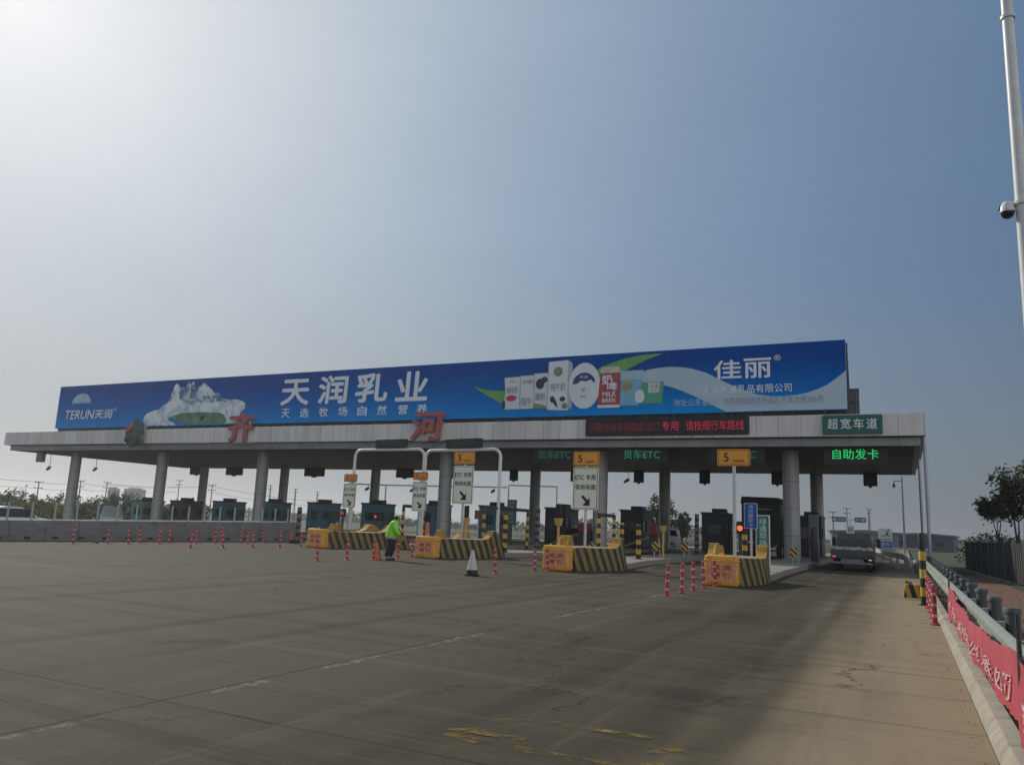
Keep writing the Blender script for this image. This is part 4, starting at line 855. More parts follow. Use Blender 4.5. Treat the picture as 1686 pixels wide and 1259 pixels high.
guard(-12.4, 34.2, 36.3, 1.92, 'low guard frame with banded posts left of the big ETC sign pole')
guard(-18.55, 34.6, 39.7, 2.1, 'long guard frame passing behind the right gantry post')
guard(-24.2, 35.9, 37.9, 2.06, 'guard frame behind the worker, dark bar across its top')
# hazard boards on island tips
def hazard(x, y, label, z=.22):
    t = thing('hazard_marker', label, 'marker', (x, y, z), .25, 'small striped hazard markers')
    MB().tube((-.06, .03, 0), (-.06, .03, .45), .025, n=8).tube((.2, .1, 0), (.2, .1, .4), .022, n=8).build('stand', STEEL, t)
    MB().rprism(-.19, .13, .34, .78, -.02, 0, .05).build('board', BY_BOARD, t)
hazard(-4.75, 40.5, 'striped hazard marker at the foot of the rightmost front column'); hazard(-10.95, 38.4, 'striped hazard marker beside the tan post on the second island')
hazard(-10.2, 41.3, 'striped hazard marker left of the rightmost water barrel\'s hump'); hazard(-13.2, 35.6, 'striped hazard marker just right of the big ETC sign pole', .1)
# yellow card reader posts and dark signal heads
TAN = mat('tan_yellow_paint', (.52, .36, .12), .5, var=.15, scale=4, dirt=.25)
def reader(x, y, h, label, head=False, z=.22):
    t = thing('card_post', label, 'post', (x, y, z), 0, 'yellow reader posts')
    MB().tube((0, 0, 0), (0, 0, h-.1), .05, n=10).lathe([(.1, 0), (.1, .03)], 12).build('pole', TAN, t)
    MB().hexa([(-.1, -.1, h-.28), (.1, -.1, h-.28), (.1, .1, h-.28), (-.1, .1, h-.28), (-.14, -.13, h), (.14, -.13, h), (.14, .13, h), (-.14, .13, h)]).build('head', TAN, t, bevel=.015)
    if head: MB().box(-.1, .1, -.08, .08, h, h+.55).build('signal_head', BLACK, t, bevel=.03)
reader(-10.32, 37.5, 1.55, 'tan yellow reader post near the front of the second island'); reader(-11.8, 28.05, 1.85, 'yellow reader post with black signal head behind the second water barrel', True, 0)
reader(-17.85, 31.6, 1.75, 'tan post with dark head behind the speed sign beside the front column', True, 0)
# round lamps
def signal(x, y, z, r, col, s, label, post=True, h=None):
    t = thing('signal_lamp', label, 'signal', (x, y, 0), 0, 'small round signal lamps')
    MB().box(-.14, .14, .02, .2, z-.22, z+.26).build('housing', BLACK, t, bevel=.02)
    if post: MB().tube((0, .1, .2), (0, .1, z-.22), .07, n=8).build('post', DARK, t)
    MB().lathe([(r, 0), (r, .02), (0, .03)], 16).build('lens', led(col, s), t).matrix_local = Matrix.Translation((0, .02, z)) @ Matrix.Rotation(rad(90), 4, 'X')
signal(-5.7, 31.7, 1.77, .105, (1.0, .16, .06), 1.1, 'glowing orange round lamp left of the blue sign')
signal(-29.9, 37.9, 1.78, .10, (.5, .06, .10), .45, 'pinkish red round lamp beside the clear standing teal booth')
signal(-29.0, 40.0, 1.66, .07, (.8, .12, .14), .8, 'small red lamp left of the worker\'s cap')
# blue and green upright signs
t = thing('upright_sign', 'blue upright sign with white characters on a pole beside the green sign', 'sign', (-5.08, 30.5, 0))
MB().tube((0, .05, .2), (0, .05, 2.65), .045, n=10).build('pole', STEEL, t)
MB().rprism(-.24, .24, 1.76, 2.70, -.02, .01, .03).build('border', PAINTW, t); MB().rprism(-.22, .22, 1.78, 2.68, -.03, -.018, .03).build('board', mat('blue_sign', (.01, .08, .42), .45), t)
tx('lettering', [(ch, -.09, .09, 2.49-k*.168, 2.64-k*.168, .01) for k, ch in enumerate('请按键取卡')], mat('dim_white_print', (.5, .55, .62), .5), -.035, t)
t = thing('light_box_sign', 'green upright box sign with white characters and pale frame on the rightmost nose', 'sign', (-4.82, 31.6, 0))
MB().rprism(-.26, .26, .2, 2.3, -.06, .06, .03).build('frame', PAINTW, t, bevel=.01); MB().rprism(-.225, .225, .54, 2.26, -.068, -.055, .02).build('board', mat('green_sign_panel', (.012, .17, .135), .45), t)
tx('lettering', [(ch, -.13, .15, 1.94-k*.27, 2.18-k*.27, .015) for k, ch in enumerate('绿通现场')], mat('pale_green_print', (.6, .72, .68), .5), -.072, t)
# other small island furniture
t = thing('small_sign', 'small square sign on a thin pole behind the middle nose', 'sign', (-17.8, 32.6, 0)); MB().tube((0, .03, .7), (0, .03, 2.0), .025, n=8).build('pole', STEEL, t); MB().rprism(-.18, .18, 1.72, 2.12, -.01, .01, .02).build('board', mat('brown_pink_board', (.16, .09, .08), .5), t)
t = thing('fee_display', 'narrow dark upright display beside the booth right of the gantry post', 'display', (-22.5, 45.6, 0)); MB().box(-.3, .3, 0, .2, 1.5, 3.1).build('cabinet', mat('display_teal', (.05, .085, .085), .5), t, bevel=.02); MB().tube((0, .1, .2), (0, .1, 1.5), .06, n=8).build('post', DARK, t)
mb = MB()
for k in range(6): mb.box(-.24, .24, -.006, -.002, 1.62+k*.24, 1.78+k*.24)
mb.build('rows', mat('display_row', (.12, .17, .16), .5), t)
tag(MB().lathe([(.09, 0), (.085, .1), (.07, .6), (.04, .64)], 14).build('safety_post', mat('orange_cone_plastic', (.62, .17, .06), .5), loc=(-18.2, 28.9, .85)), 'orange post standing behind the middle water barrel', 'post')
tag(MB().box(-.15, .15, -.15, .15, 0, .03).lathe([(.12, .03), (.03, .5), (.02, .52)], 16).build('traffic_cone', mat('orange_plastic', (.60, .19, .035), .5), loc=(-24.35, 35.2, .83)), 'small orange cone on top of the striped nose behind the worker', 'traffic cone')
# gate cabinets with arms
GC = mat('red_gate_cabinet', (.17, .012, .035), .45, var=.2)
def gate(x, y, label, dx=-1, length=2.4, ang=38):
    t = thing('barrier_gate', label, 'gate', (x, y, .22), 0, 'red barrier gates')
    MB().box(-.2, .2, -.17, .17, 0, 1.0).build('cabinet', DARK, t, bevel=.02); MB().box(-.24, .24, -.2, .2, 1.0, 1.6).build('head', GC, t, bevel=.06)
    MB().tube((dx*.2, -.25, .95), (dx*(.2+length*math.cos(rad(ang))), -.25, .95-length*.5*math.sin(rad(ang))), .035, n=8).build('arm', mat('grey_arm', (.22, .2, .19), .5), t)
gate(-12.2, 42.4, 'red topped barrier gate left of the tan reader post'); gate(-17.6, 45.6, 'red topped barrier gate right of the booth behind the big ETC sign', -1); gate(-18.0, 47.5, 'dark red gate half hidden left of the second booth cluster', -1)
t = thing('card_kiosk', 'tall grey card machine beside the booth at the rightmost lane', 'kiosk', (-5.1, 53.5, .22)); MB().box(-.3, .3, 0, .6, 0, 1.3).build('cabinet', mat('kiosk_grey', (.12, .125, .13), .45), t, bevel=.03); MB().hexa([(-.28, .05, 1.3), (.28, .05, 1.3), (.28, .5, 1.3), (-.28, .5, 1.3), (-.28, .12, 2.75), (.28, .12, 2.75), (.28, .5, 2.75), (-.28, .5, 2.75)]).build('panel', mat('kiosk_panel', (.20, .21, .215), .45), t, bevel=.03)
MB().box(-.2, .2, -.012, 0.0, .7, 1.1).build('screen', GLASSD, t)

# ------------------------------------------------------------------ delineator posts and cones
def post_proto():
    o = MB().lathe([(.09, 0), (.09, .02), (.05, .04), (.046, .1), (.047, .68), (.042, .74), (.03, .76)], 14).build('delineator_post', POSTM); return o
pp = None
def dpost(x, y, label, group, tilt=None):
    global pp
    if pp is None: pp = post_proto(); o = pp
    else: o = pp.copy(); COL.objects.link(o)
    o.location = (x, y, 0); o.rotation_euler = (random.uniform(-.05, .05), random.uniform(-.03, .08), random.uniform(0, 6)) if tilt is None else tilt
    tag(o, label, 'delineator post', group)
ORD = ['first', 'second', 'third', 'fourth', 'fifth', 'sixth', 'seventh', 'eighth', 'ninth', 'tenth', 'eleventh', 'twelfth', 'thirteenth', 'fourteenth', 'fifteenth']
rowA = [(-30.83, 21.64), (-30.74, 23.17), (-30.48, 24.0), (-31.03, 25.01), (-30.38, 25.54), (-30.95, 26.57), (-30.71, 27.92), (-30.07, 28.54), (-30.63, 29.46), (-30.56, 30.7), (-30.73, 31.3), (-30.48, 32.22)]
for k, (x, y) in enumerate(rowA): dpost(x, y, 'red and white delineator post by the concrete wall, %s from the left' % ORD[k], 'delineator posts along the wall')
for k, (x, y) in enumerate([(-26.77, 24.09), (-26.53, 25.65), (-26.53, 27.39), (-26.3, 28.9), (-26.4, 30.5)]): dpost(x, y, 'red delineator post in the row leading to the worker\'s left barrel, %s from the left' % ORD[k], 'delineator posts before the left barrel')
for k, (x, y) in enumerate([(-18.45, 22.21), (-18.28, 23.66), (-18.02, 24.9), (-18.31, 26.97), (-18.45, 28.2)]): dpost(x, y, 'red delineator post in the row passing the worker, %s from the left' % ORD[k], 'delineator posts by the worker')
for k, (x, y) in enumerate([(-11.5, 22.38), (-11.28, 24.84), (-11.25, 25.85)]): dpost(x, y, 'red delineator post right of the white topped cone, %s nearest the camera' % ORD[k], 'delineator posts before the ETC sign barrel')
for k, (x, y) in enumerate([(-5.16, 19.07), (-5.14, 20.43), (-5.07, 21.43), (-5.09, 22.8), (-5.03, 24.0)]): dpost(x, y, 'clear red delineator post before the rightmost barrel, %s from the left' % ORD[k], 'delineator posts before the rightmost barrel', (0, .06, k))
for k, (x, y) in enumerate([(.47, 17.5), (.48, 18.9), (.48, 20.4), (.47, 21.6), (.46, 23.7)]): dpost(x, y, 'red delineator post against the right kerb, %s from the camera' % ORD[k], 'delineator posts at the right kerb', (random.uniform(-.03, .03), 0, k))
def cone(x, y, h, m, name, label, base, group=None, band=None):
    t = thing(name, label, 'traffic cone', (x, y, 0), .3, group)
    MB().box(-.19, .19, -.19, .19, 0, .05).lathe([(.17, .05), (.165, h*.24)], 18).build('base', base, t, bevel=.015)
    MB().lathe([(.165, h*.24), (.04, h*.97), (.03, h)], 18).build('cone', m, t)
    if band: MB().lathe([(.105, h*.55), (.075, h*.75)], 18).build('band', band, t)
cone(-11.5, 20.86, .74, mat('dusty_white_plastic', (.60, .58, .54), .6, var=.12, dirt=.2), 'traffic_cone', 'dusty white traffic cone with black base standing alone on the pavement', BLACK)
cone(-30.4, 34.3, .75, mat('red_white_cone', (.5, .12, .1), .6, var=.4, scale=5), 'traffic_cone', 'faded red and white traffic cone at the end of the concrete wall', BLACK)
cone(-18.12, 25.25, .62, mat('orange_cone_plastic', (.62, .17, .06), .5), 'traffic_cone', 'orange traffic cone at the worker\'s left leg', mat('orange_cone_plastic', (.62, .17, .06), .5))
t = thing('trestle', 'small dark trestle barrier beside the cone at the wall end', 'barrier', (-30.1, 36.0, 0), -.3)
MB().path([(-.6, 0, 0), (-.6, 0, .8), (.6, 0, .8), (.6, 0, 0)], .04).path([(-.6, 0, .2), (.6, 0, .7)], .03).path([(-.6, .4, 0), (-.6, 0, .75)], .03).path([(.6, .4, 0), (.6, 0, .75)], .03).build('frame', DARK, t); MB().box(-.55, .55, -.03, 0, .62, .78).build('board', BY_BOARD, t)
tag(MB().hexa([(-.15, -.1, 0), (.15, -.1, 0), (.12, .1, 0), (-.1, .12, 0), (-.08, -.05, .05), (.1, -.05, .07), (.07, .06, .05), (-.05, .07, .04)]).build('debris', DARK, loc=(-30.7, 22.6, 0)), 'small dark scrap lying on the pavement before the wall', 'debris')
# black and yellow kerb block
t = thing('kerb_block', 'black and yellow striped concrete block on the pavement by the right kerb', 'block', (.16, 25.3, 0)); t.scale = (.6, .6, .85)
MB().hexa([(-.36, -.2, 0), (.36, -.2, 0), (.36, .3, 0), (-.36, .3, 0), (-.3, -.15, .42), (.3, -.15, .42), (.3, .25, .42), (-.3, .25, .42)]).build('block', stripes('block_stripes', (1, 0, .4), .42, ((.012, .012, .012), (.6, .36, .03)), noise=.03, dirt=.2), t, bevel=.02)
MB().hexa([(-.33, .3, 0), (.1, .3, 0), (.1, .7, 0), (-.33, .7, 0), (-.3, .34, .55), (.0, .34, .5), (.0, .66, .5), (-.3, .66, .55)]).build('rear_stub', mat('tan_concrete', (.3, .22, .12), .8), t, bevel=.02)

# ------------------------------------------------------------------ left concrete wall with marker posts
wl = MB(); n = 14
def wxy(k): return (-33.75+1.15*k, 16.0+21.2*k)
for i in range(n):
    a, b = i/n, (i+.988)/n
    (x0, y0), (x1, y1) = wxy(a), wxy(b); z0, z1 = .82+.3*max(0, (y0-20)/17), .82+.3*max(0, (y1-20)/17)
    wl.hexa([(x0+.16, y0, -.1), (x1+.16, y1, -.1), (x1-.16, y1, -.1), (x0-.16, y0, -.1), (x0+.09, y0, z0), (x1+.09, y1, z1), (x1-.09, y1, z1), (x0-.09, y0, z0)])
w_ = thing('concrete_wall', 'long grey concrete barrier wall with dark drain holes on the left', 'wall')
wl.build('barrier_segment', WALLM, w_, bevel=.015)
dh = MB()
for i in range(18):
    k = (i+.5)/18; x, y = wxy(k); dh.box(x+.135, x+.175, y-.13, y+.13, .08, .17)
dh.build('drain_hole', BLACK, w_, smooth=False)
PALEG = mat('pale_green_post', (.30, .42, .37), .5, var=.1)
mp_ = None
for i in range(19):
    y = 19.6+i*1.0; k = (y-16)/21.2; x = -33.75+1.15*k-.25; zb = .8+.3*max(0, (y-20)/17)
    if mp_ is None:
        mp_ = MB().tube((0, 0, -.8), (0, 0, .76), .045, n=10).lathe([(.045, .76), (.02, .79)], 10).build('marker_post', PALEG); o = mp_
    else: o = mp_.copy(); COL.objects.link(o)
    o.location = (x, y, zb); tag(o, 'slim pale green post behind the concrete wall, %s from the left' % (ORD[i] if i < 15 else ['sixteenth', 'seventeenth', 'eighteenth', 'nineteenth'][i-15]), 'post', 'pale green posts on the wall')
hr = MB(); hr.path([(-35.3, 18, .78), (-34.6, 24, .86), (-34.0, 31, 1.0), (-33.4, 37, 1.1)], .035); tag(hr.build('white_rail', PAINTW), 'thin white rail just above the concrete wall top', 'rail')

# ------------------------------------------------------------------ right guardrail and banners
GALV = mat('dull_galvanised_rail', (.30, .32, .28), .6, .1, var=.15, scale=3, dirt=.25)
GREY_POST = mat('grey_green_post', (.09, .105, .11), .6, .1, var=.2, dirt=.25)
gr = thing('guardrail', 'long dull steel guardrail on capped posts along the right kerb', 'guardrail')
wprof = [(.82, .44), (.76, .48), (.76, .53), (.82, .57), (.82, .63), (.76, .67), (.76, .72), (.82, .76), (.835, .76), (.775, .715), (.775, .675), (.835, .635), (.835, .565), (.775, .525), (.775, .485), (.835, .44)]
bm_ = MB()
y = 1.5
while y < 46: bm_.prism([(a+(.0 if int(y/4) % 2 else .003), b) for a, b in wprof], y, y+4.02, 'y'); y += 4.0
bm_.build('beam', GALV, gr)
gp = None; y = 2.75
while y < 46:
    if gp is None:
        gp = MB().lathe([(.085, -.1), (.078, .80), (.09, .80), (.09, .845), (.083, .86), (0, .865)], 16).build('post', GREY_POST, gr); o = gp
    else: o = gp.copy(); COL.objects.link(o); o.parent = gr
    o.location = (1.07, y, 0); y += 2.0
sb = MB(); y = 2.75
while y < 46: sb.box(.835, .99, y-.06, y+.06, .5, .7); y += 2.0
sb.build('spacer', GALV, gr)
fg = thing('guardrail', 'pale guardrail beyond the rightmost lane, ending beside the grey truck', 'guardrail')
pts = [(.3, 43.5), (.0, 46.5), (-.9, 56), (-2.2, 72), (-3.8, 95)]
bmf = MB()
def wbeam(mb, a, b, za, zb):
    d = Vector((b[0]-a[0], b[1]-a[1])).normalized(); nx, ny = d.y, -d.x
    pr = [(.0, -.16), (.07, -.11), (.07, -.06), (.0, -.02), (.0, .03), (.07, .07), (.07, .12), (.0, .16), (-.02, .16), (-.02, -.16)]
    vs = [(a[0]-nx*u, a[1]-ny*u, za+w) for u, w in pr]+[(b[0]-nx*u, b[1]-ny*u, zb+w) for u, w in pr]; k = len(pr)
    mb.add(vs, [tuple(range(k-1, -1, -1)), tuple(range(k, 2*k))]+[(i, (i+1) % k, k+(i+1) % k, k+i) for i in range(k)])
for i, (a, b) in enumerate(zip(pts, pts[1:])): wbeam(bmf, a, b, .45 if i == 0 else .72, .72)
PGALV = mat('pale_galvanised_rail', (.55, .56, .50), .5, .2, var=.12, dirt=.1)
bmf.build('beam', PGALV, fg)
for (x, y) in [(.22, 44.2), (-.05, 47), (-.45, 51.5), (-.88, 56), (-1.5, 63.7), (-2.2, 72), (-3, 83)]:
    MB().box(-.07, .07, -.05, .05, 0, .8).build('post', GALV, fg, loc=(x+.08, y, 0))
for (y0, y1, words, lab) in [(16.6, 6.95, '严禁超限超载车辆驶入高速公路违者依法处罚', 'red banner with white writing tied along the right guardrail between two sticks'), (6.75, 2.2, '安全行车从我做起', 'end of a second red banner at the lower right edge')]:
    t = thing('red_banner', lab, 'banner', (0, 0, 0), 0, 'red banners on the guardrail')
    Ln = abs(y1-y0)
    def cloth(s, v):
        """s 0..1 along, v 0..1 up"""
        y = y0+(y1-y0)*s; sag = 4*s*(1-s)
        top = .79-.15*sag; bot = .29-.09*sag
        if s < .12: bot -= .10*(1-s/.12)
        z = bot+(top-bot)*v
        x = .70-.014*math.sin(s*Ln*9+v*4.6+math.sin(s*Ln*1.7))*(1-.4*v)-.02*math.sin(s*Ln*2.3+1+v)-.025*math.sin(v*3.1)*sag-.008*math.sin(s*Ln*23+v*5)
        return Vector((x, y, z))
    vs = []; fs = []; na, nb = 320, 14
    for i in range(na+1):
        for j in range(nb+1): vs.append(cloth(i/na, j/nb))
    for i in range(na):
        for j in range(nb): k = i*(nb+1)+j; fs.append((k, k+nb+1, k+nb+2, k+1))
    me = bpy.data.meshes.new('cloth'); me.from_pydata(vs, [], fs); me.update(); link('cloth', me, BANNERR, t)
    mb = MB(); nw = len(words)
    for k, ch in enumerate(words):
        a = .04+.92*k/nw; b = .04+.92*(k+.74)/nw
        text_into(mb, ch, a, b, .2, .58, 0, .004, 0, lambda X, Z: cloth(X, Z)+Vector((-.014, 0, 0)), (-1, 0, 0))
    me = bpy.data.meshes.new('lettering'); me.from_pydata(mb.v, [], mb.f); me.update(); link('lettering', me, mat('banner_white', (.60, .42, .42), .6, var=.1), t, smooth=False)
    MB().tube((.70, y0, 0), (.70, y0, .9), .014, n=8).tube((.70, y1, 0), (.72, y1, 1.06), .014, n=8).build('stick', DARK, t)

# ------------------------------------------------------------------ tall pole with dome camera and floodlights
tp = thing('lamp_mast', 'tall white mast at the right edge of the view', 'mast', (2.1, 15.4, 0))
MB().tube((0, 0, -.1), (0, 0, 13), .135, .085, n=20).lathe([(.3, 0), (.3, .04), (.15, .3)], 16).tube((0, 0, 7.4), (0, 0, 7.46), .14, n=20).tube((0, 0, 11.0), (0, 0, 11.06), .12, n=20).build('pole', PAINTW, tp)
f = MB()
for z in (11.7, 12.45): f.box(-.4, .4, -.03, .03, z-.04, z+.02)
f.build('crossarm', STEEL, tp)
for (x, z) in ((-.2, 11.75), (.3, 11.75), (-.25, 12.5), (.3, 12.5)):
    fl_ = MB().hexa([(x-.12, -.3, z-.14), (x+.12, -.3, z-.14), (x+.12, .08, z-.02), (x-.12, .08, z-.02), (x-.12, -.26, z+.02), (x+.12, -.26, z+.02), (x+.12, .1, z+.16), (x-.12, .1, z+.16)]).build('floodlight', mat('floodlight_case', (.35, .34, .32), .4, .3), tp, bevel=.015)
    MB().hexa([(x-.1, -.304, z-.15), (x+.1, -.304, z-.15), (x+.1, .06, z-.035), (x-.1, .06, z-.035), (x-.1, -.3, z-.14), (x+.1, -.3, z-.14), (x+.1, .06, z-.022), (x-.1, .06, z-.022)]).build('lens', mat('floodlight_glass', (.5, .48, .42), .15), fl_)
dc = thing('dome_camera', 'white dome camera with dark glass on a short arm of the mast', 'camera', (2.1, 15.4, 7.42), 0); dc.scale = (.85, .85, .85)
MB().path([(-.1, 0, 0), (-.2, -.02, .03), (-.27, -.02, .05)], .025).build('arm', PAINTW, dc)
MB().lathe([(.03, .08), (.07, .07), (.10, .02), (.135, -.05), (.14, -.15)], 20, (-.27, -.02, 0)).build('housing', PAINTW, dc)
MB().lathe([(.125, -.15), (.12, -.2), (.095, -.25), (.05, -.28), (0, -.285)], 20, (-.27, -.02, 0)).build('dome', GLASSD, dc)
MB().lathe([(.03, 0), (.045, -.07), (.03, -.09)], 10, (-.40, -.02, -.01)).build('sensor', DARK, dc)
lp = thing('camera_pole', 'thin grey pole with small camera seen under the canopy\'s right end', 'pole', (.1, 113, -.2)); MB().tube((0, 0, 0), (0, 0, 9.9), .16, .1, n=12).build('pole', mat('grey_pole', (.22, .23, .25), .5), lp); MB().path([(0, 0, 9.3), (-.9, 0, 9.35), (-.95, 0, 9.0)], .05).lathe([(.12, 0), (.2, -.3), (.1, -.55)], 10, (-.95, 0, 9.0)).build('camera', DARK, lp)

# ------------------------------------------------------------------ right fence
fn = thing('panel_fence', 'dark panel fence with pale posts at the right, before the trees', 'fence')
p0, p1 = Vector((3.30, 54.6)), Vector((5.1, 15.0)); nseg = 17
FP = mat('dark_fence_panel', (.045, .05, .05), .7, var=.35, scale=1.5); FPOST = mat('grey_fence_post', (.16, .165, .16), .7, var=.2)
fpm = None
for i in range(nseg+1):
    q = p0.lerp(p1, i/nseg)
    if fpm is None: fpm = MB().box(-.06, .06, -.06, .06, -.1, 1.78).build('post', FPOST, fn); o = fpm
    else: o = fpm.copy(); COL.objects.link(o); o.parent = fn
    o.location = (q.x, q.y, 0)
d = (p1-p0)/nseg
pnm = None
for i in range(nseg):
    q = p0.lerp(p1, i/nseg)
    if pnm is None:
        pm = MB(); dn = d.normalized(); nx = Vector((-dn.y, dn.x))*.02; Lg = d.length
        for k in range(10):
            a = dn*(Lg*k/10+.03); b = dn*(Lg*(k+1)/10); off = nx*(1 if k % 2 else 1.8)
            pm.hexa([(*(a-off), .08), (*(b-off), .08), (*(b+nx), .08), (*(a+nx), .08), (*(a-off), 1.66), (*(b-off), 1.66), (*(b+nx), 1.66), (*(a+nx), 1.66)])
        pnm = pm.build('panel', FP, fn, smooth=False); o = pnm
    else: o = pnm.copy(); COL.objects.link(o); o.parent = fn
    o.location = (q.x, q.y, 0)

# ------------------------------------------------------------------ vehicles
def wheel_into(parent, x, y, r, w, side):
    wt = MB().tube((x-w/2, y, r), (x+w/2, y, r), r, n=20).build('wheel', RUBBER, parent, bevel=.02)
    MB().tube((x+side*(w/2-.01), y, r), (x+side*(w/2+.012), y, r), r*.6, n=16).build('rim', STEEL, wt)
def loft(secs):  # list of (y, halfwidth list of (x,z) ring points right side); symmetric rings
    mb = MB(); n = len(secs[0][1])*2; vs = []
    for y, ring in secs:
        for x, z in ring: vs.append((x, y, z))
        for x, z in reversed(ring): vs.append((-x, y, z))
    fs = [tuple(range(n-1, -1, -1)), tuple(range((len(secs)-1)*n, len(secs)*n))]
    for k in range(len(secs)-1):
        for i in range(n): fs.append((k*n+i, k*n+(i+1) % n, (k+1)*n+(i+1) % n, (k+1)*n+i))
    return mb.add(vs, fs)
def car(name, label, loc, rz, Lc, Wc, H, m, van=False, cat='car'):
    t = thing(name, label, cat, loc, rz); w = Wc/2; hb = H*.62
    if van: st = [(0, .30, .3), (.02, .95, .98), (.12, 1.0, 1.0), (.62, 1.0, 1.0), (.72, .97, .97), (.86, .66, .60), (.97, .55, .52), (1.0, .4, .4)]
    else: st = [(0, .35, .35), (.03, .62, .60), (.14, .66, .66), (.28, .96, .95), (.40, 1.0, 1.0), (.55, .98, .98), (.72, .66, .64), (.95, .56, .54), (1.0, .36, .36)]
    secs = []
    for f, top, sh in st:
        zt = H*top; zs = min(hb, zt-.02); k = 1 if .02 < f < .98 else .86
        secs.append((f*Lc, [(w*k*.9, .22), (w*k, .35), (w*k, zs), (w*k*(.78 if zt > hb+.1 else .9), zt)]))
    loft(secs).build('body', m, t, bevel=.03)
    gz0, gz1 = hb+.04, H*.93; g = MB(); a0, a1 = (.08, .66) if van else (.26, .62)
    for s in (1, -1):
        x0 = s*(w*.985); x1 = s*(w*.83)
        g.hexa([(x0, Lc*a0, gz0), (x0, Lc*(a1+.06), gz0), (x0*.9, Lc*(a1+.06), gz0), (x0*.9, Lc*a0, gz0), (x1+s*.012, Lc*(a0+.03), gz1), (x1+s*.012, Lc*a1, gz1), (x1*.9, Lc*a1, gz1), (x1*.9, Lc*(a0+.03), gz1)])
    rear = (.0, .02) if van else (.16, .27); fr = (.73, .85) if van else (.57, .71)
    yr0, yr1 = (-.012, .02) if van else (Lc*.15, Lc*.265)
    g.hexa([(-w*.8, yr0, gz0), (w*.8, yr0, gz0), (w*.8, yr0+.08, gz0), (-w*.8, yr0+.08, gz0), (-w*.7, yr1, gz1), (w*.7, yr1, gz1), (w*.7, yr1+.08, gz1), (-w*.7, yr1+.08, gz1)])
    yf0, yf1 = Lc*fr[1]+.012, Lc*fr[0]+.02
    g.hexa([(-w*.82, yf0-.08, gz0), (w*.82, yf0-.08, gz0), (w*.82, yf0, gz0), (-w*.82, yf0, gz0), (-w*.72, yf1-.08, gz1), (w*.72, yf1-.08, gz1), (w*.72, yf1, gz1), (-w*.72, yf1, gz1)])
    g.build('window', GLASSD, t)
    for yy in (.2, .8):
        for s in (1, -1): wheel_into(t, s*(w-.08), Lc*yy, .32, .2, s)
    for s in (1, -1):
        MB().box(s*w*.7-.12, s*w*.7+.12, -.015, .05, hb*.78, hb*.95).build('tail_light', mat('tail_lamp', (.3, .02, .02), .3), t)
        MB().box(s*w*.66-.14, s*w*.66+.14, Lc*.93, Lc+.0, hb*.66, hb*.8).build('headlight', mat('head_lamp', (.6, .6, .58), .2), t)
CARW = mat('white_car_paint', (.62, .64, .65), .25, var=.04); CARD = mat('dark_car_paint', (.03, .033, .036), .3, var=.1)
car('white_car', 'white car driving left of the concrete wall, cut by the frame edge', (-40.6, 22.4, -.12), 0, 4.8, 1.85, 1.5, CARW)
car('white_van', 'white van with rounded nose beyond the wall, left of the pale booth', (-69.2, 52.2, -.52), rad(234), 5.2, 1.9, 2.15, CARW, True, 'van')
car('white_van', 'white van parked beyond the booths, seen beside the dark banded post', (-17.3, 67.5, 0), 2.2, 4.8, 1.85, 1.75, CARW, True, 'van')
car('dark_car', 'dark car waiting in the lane right of the tall banded bollard', (-20.4, 50.5, 0), 0, 4.5, 1.8, 1.45, CARD)
# small grey truck in the right lane
GRT = mat('dusty_grey_truck_paint', (.085, .095, .09), .45, var=.2, scale=2, dirt=.35); BEDM = mat('truck_bed_grey', (.085, .082, .076), .6, var=.25, scale=3, dirt=.4)
t = thing('light_truck', 'small dusty grey truck seen from behind in the rightmost lane', 'truck', (-2.25, 41.6, 0))
bd = MB().box(-.95, .95, 0, .06, .62, 1.02).box(-.95, -.89, .06, 2.7, .62, 1.02).box(.89, .95, .06, 2.7, .62, 1.02).box(-.95, .95, 2.64, 2.7, .62, 1.1).box(-.93, .93, .06, 2.64, .58, .64)
for k in range(6): bd.box(-.85+k*.32, -.80+k*.32, -.02, 0, .63, 1.01)
bd.build('cargo_bed', BEDM, t, bevel=.01)
loft([(2.78, [(.80, .55), (.86, .7), (.86, 1.15), (.72, 1.74)]), (2.86, [(.84, .45), (.9, .6), (.9, 1.16), (.76, 1.8)]), (3.9, [(.84, .42), (.9, .6), (.9, 1.16), (.76, 1.82)]), (4.5, [(.84, .42), (.9, .6), (.9, 1.12), (.74, 1.45)]), (4.85, [(.8, .42), (.86, .6), (.86, 1.02), (.7, 1.08)])]).build('cab', GRT, t, bevel=.03)
g = MB().hexa([(-.74, 2.755, 1.2), (.74, 2.755, 1.2), (.74, 2.9, 1.2), (-.74, 2.9, 1.2), (-.64, 2.79, 1.66), (.64, 2.79, 1.66), (.64, 2.9, 1.66), (-.64, 2.9, 1.66)])
for s in (1, -1): g.hexa([(s*.905, 3.0, 1.18), (s*.905, 4.2, 1.18), (s*.8, 4.2, 1.18), (s*.8, 3.0, 1.18), (s*.785, 3.0, 1.7), (s*.785, 3.9, 1.7), (s*.7, 3.9, 1.7), (s*.7, 3.0, 1.7)])
g.build('window', GLASSD, t)
MB().box(-.9, .9, .02, .1, .36, .46).box(-.5, .5, .05, .3, .42, .6).box(-.3, .3, -.0, .03, .38, .5).build('bumper', mat('bumper_steel', (.22, .22, .21), .4, .4, dirt=.3), t)
MB().box(-.22, .22, -.035, -.025, .64, .76).build('number_plate', mat('dull_plate', (.03, .05, .11), .5), t)
for s in (1, -1): MB().box(s*.72-.16, s*.72+.16, .34, .37, .12, .56).build('mud_flap', RUBBER, t)
MB().box(-.4, -.32, .1, 4.5, .4, .58).box(.32, .4, .1, 4.5, .4, .58).build('chassis', DARK, t)
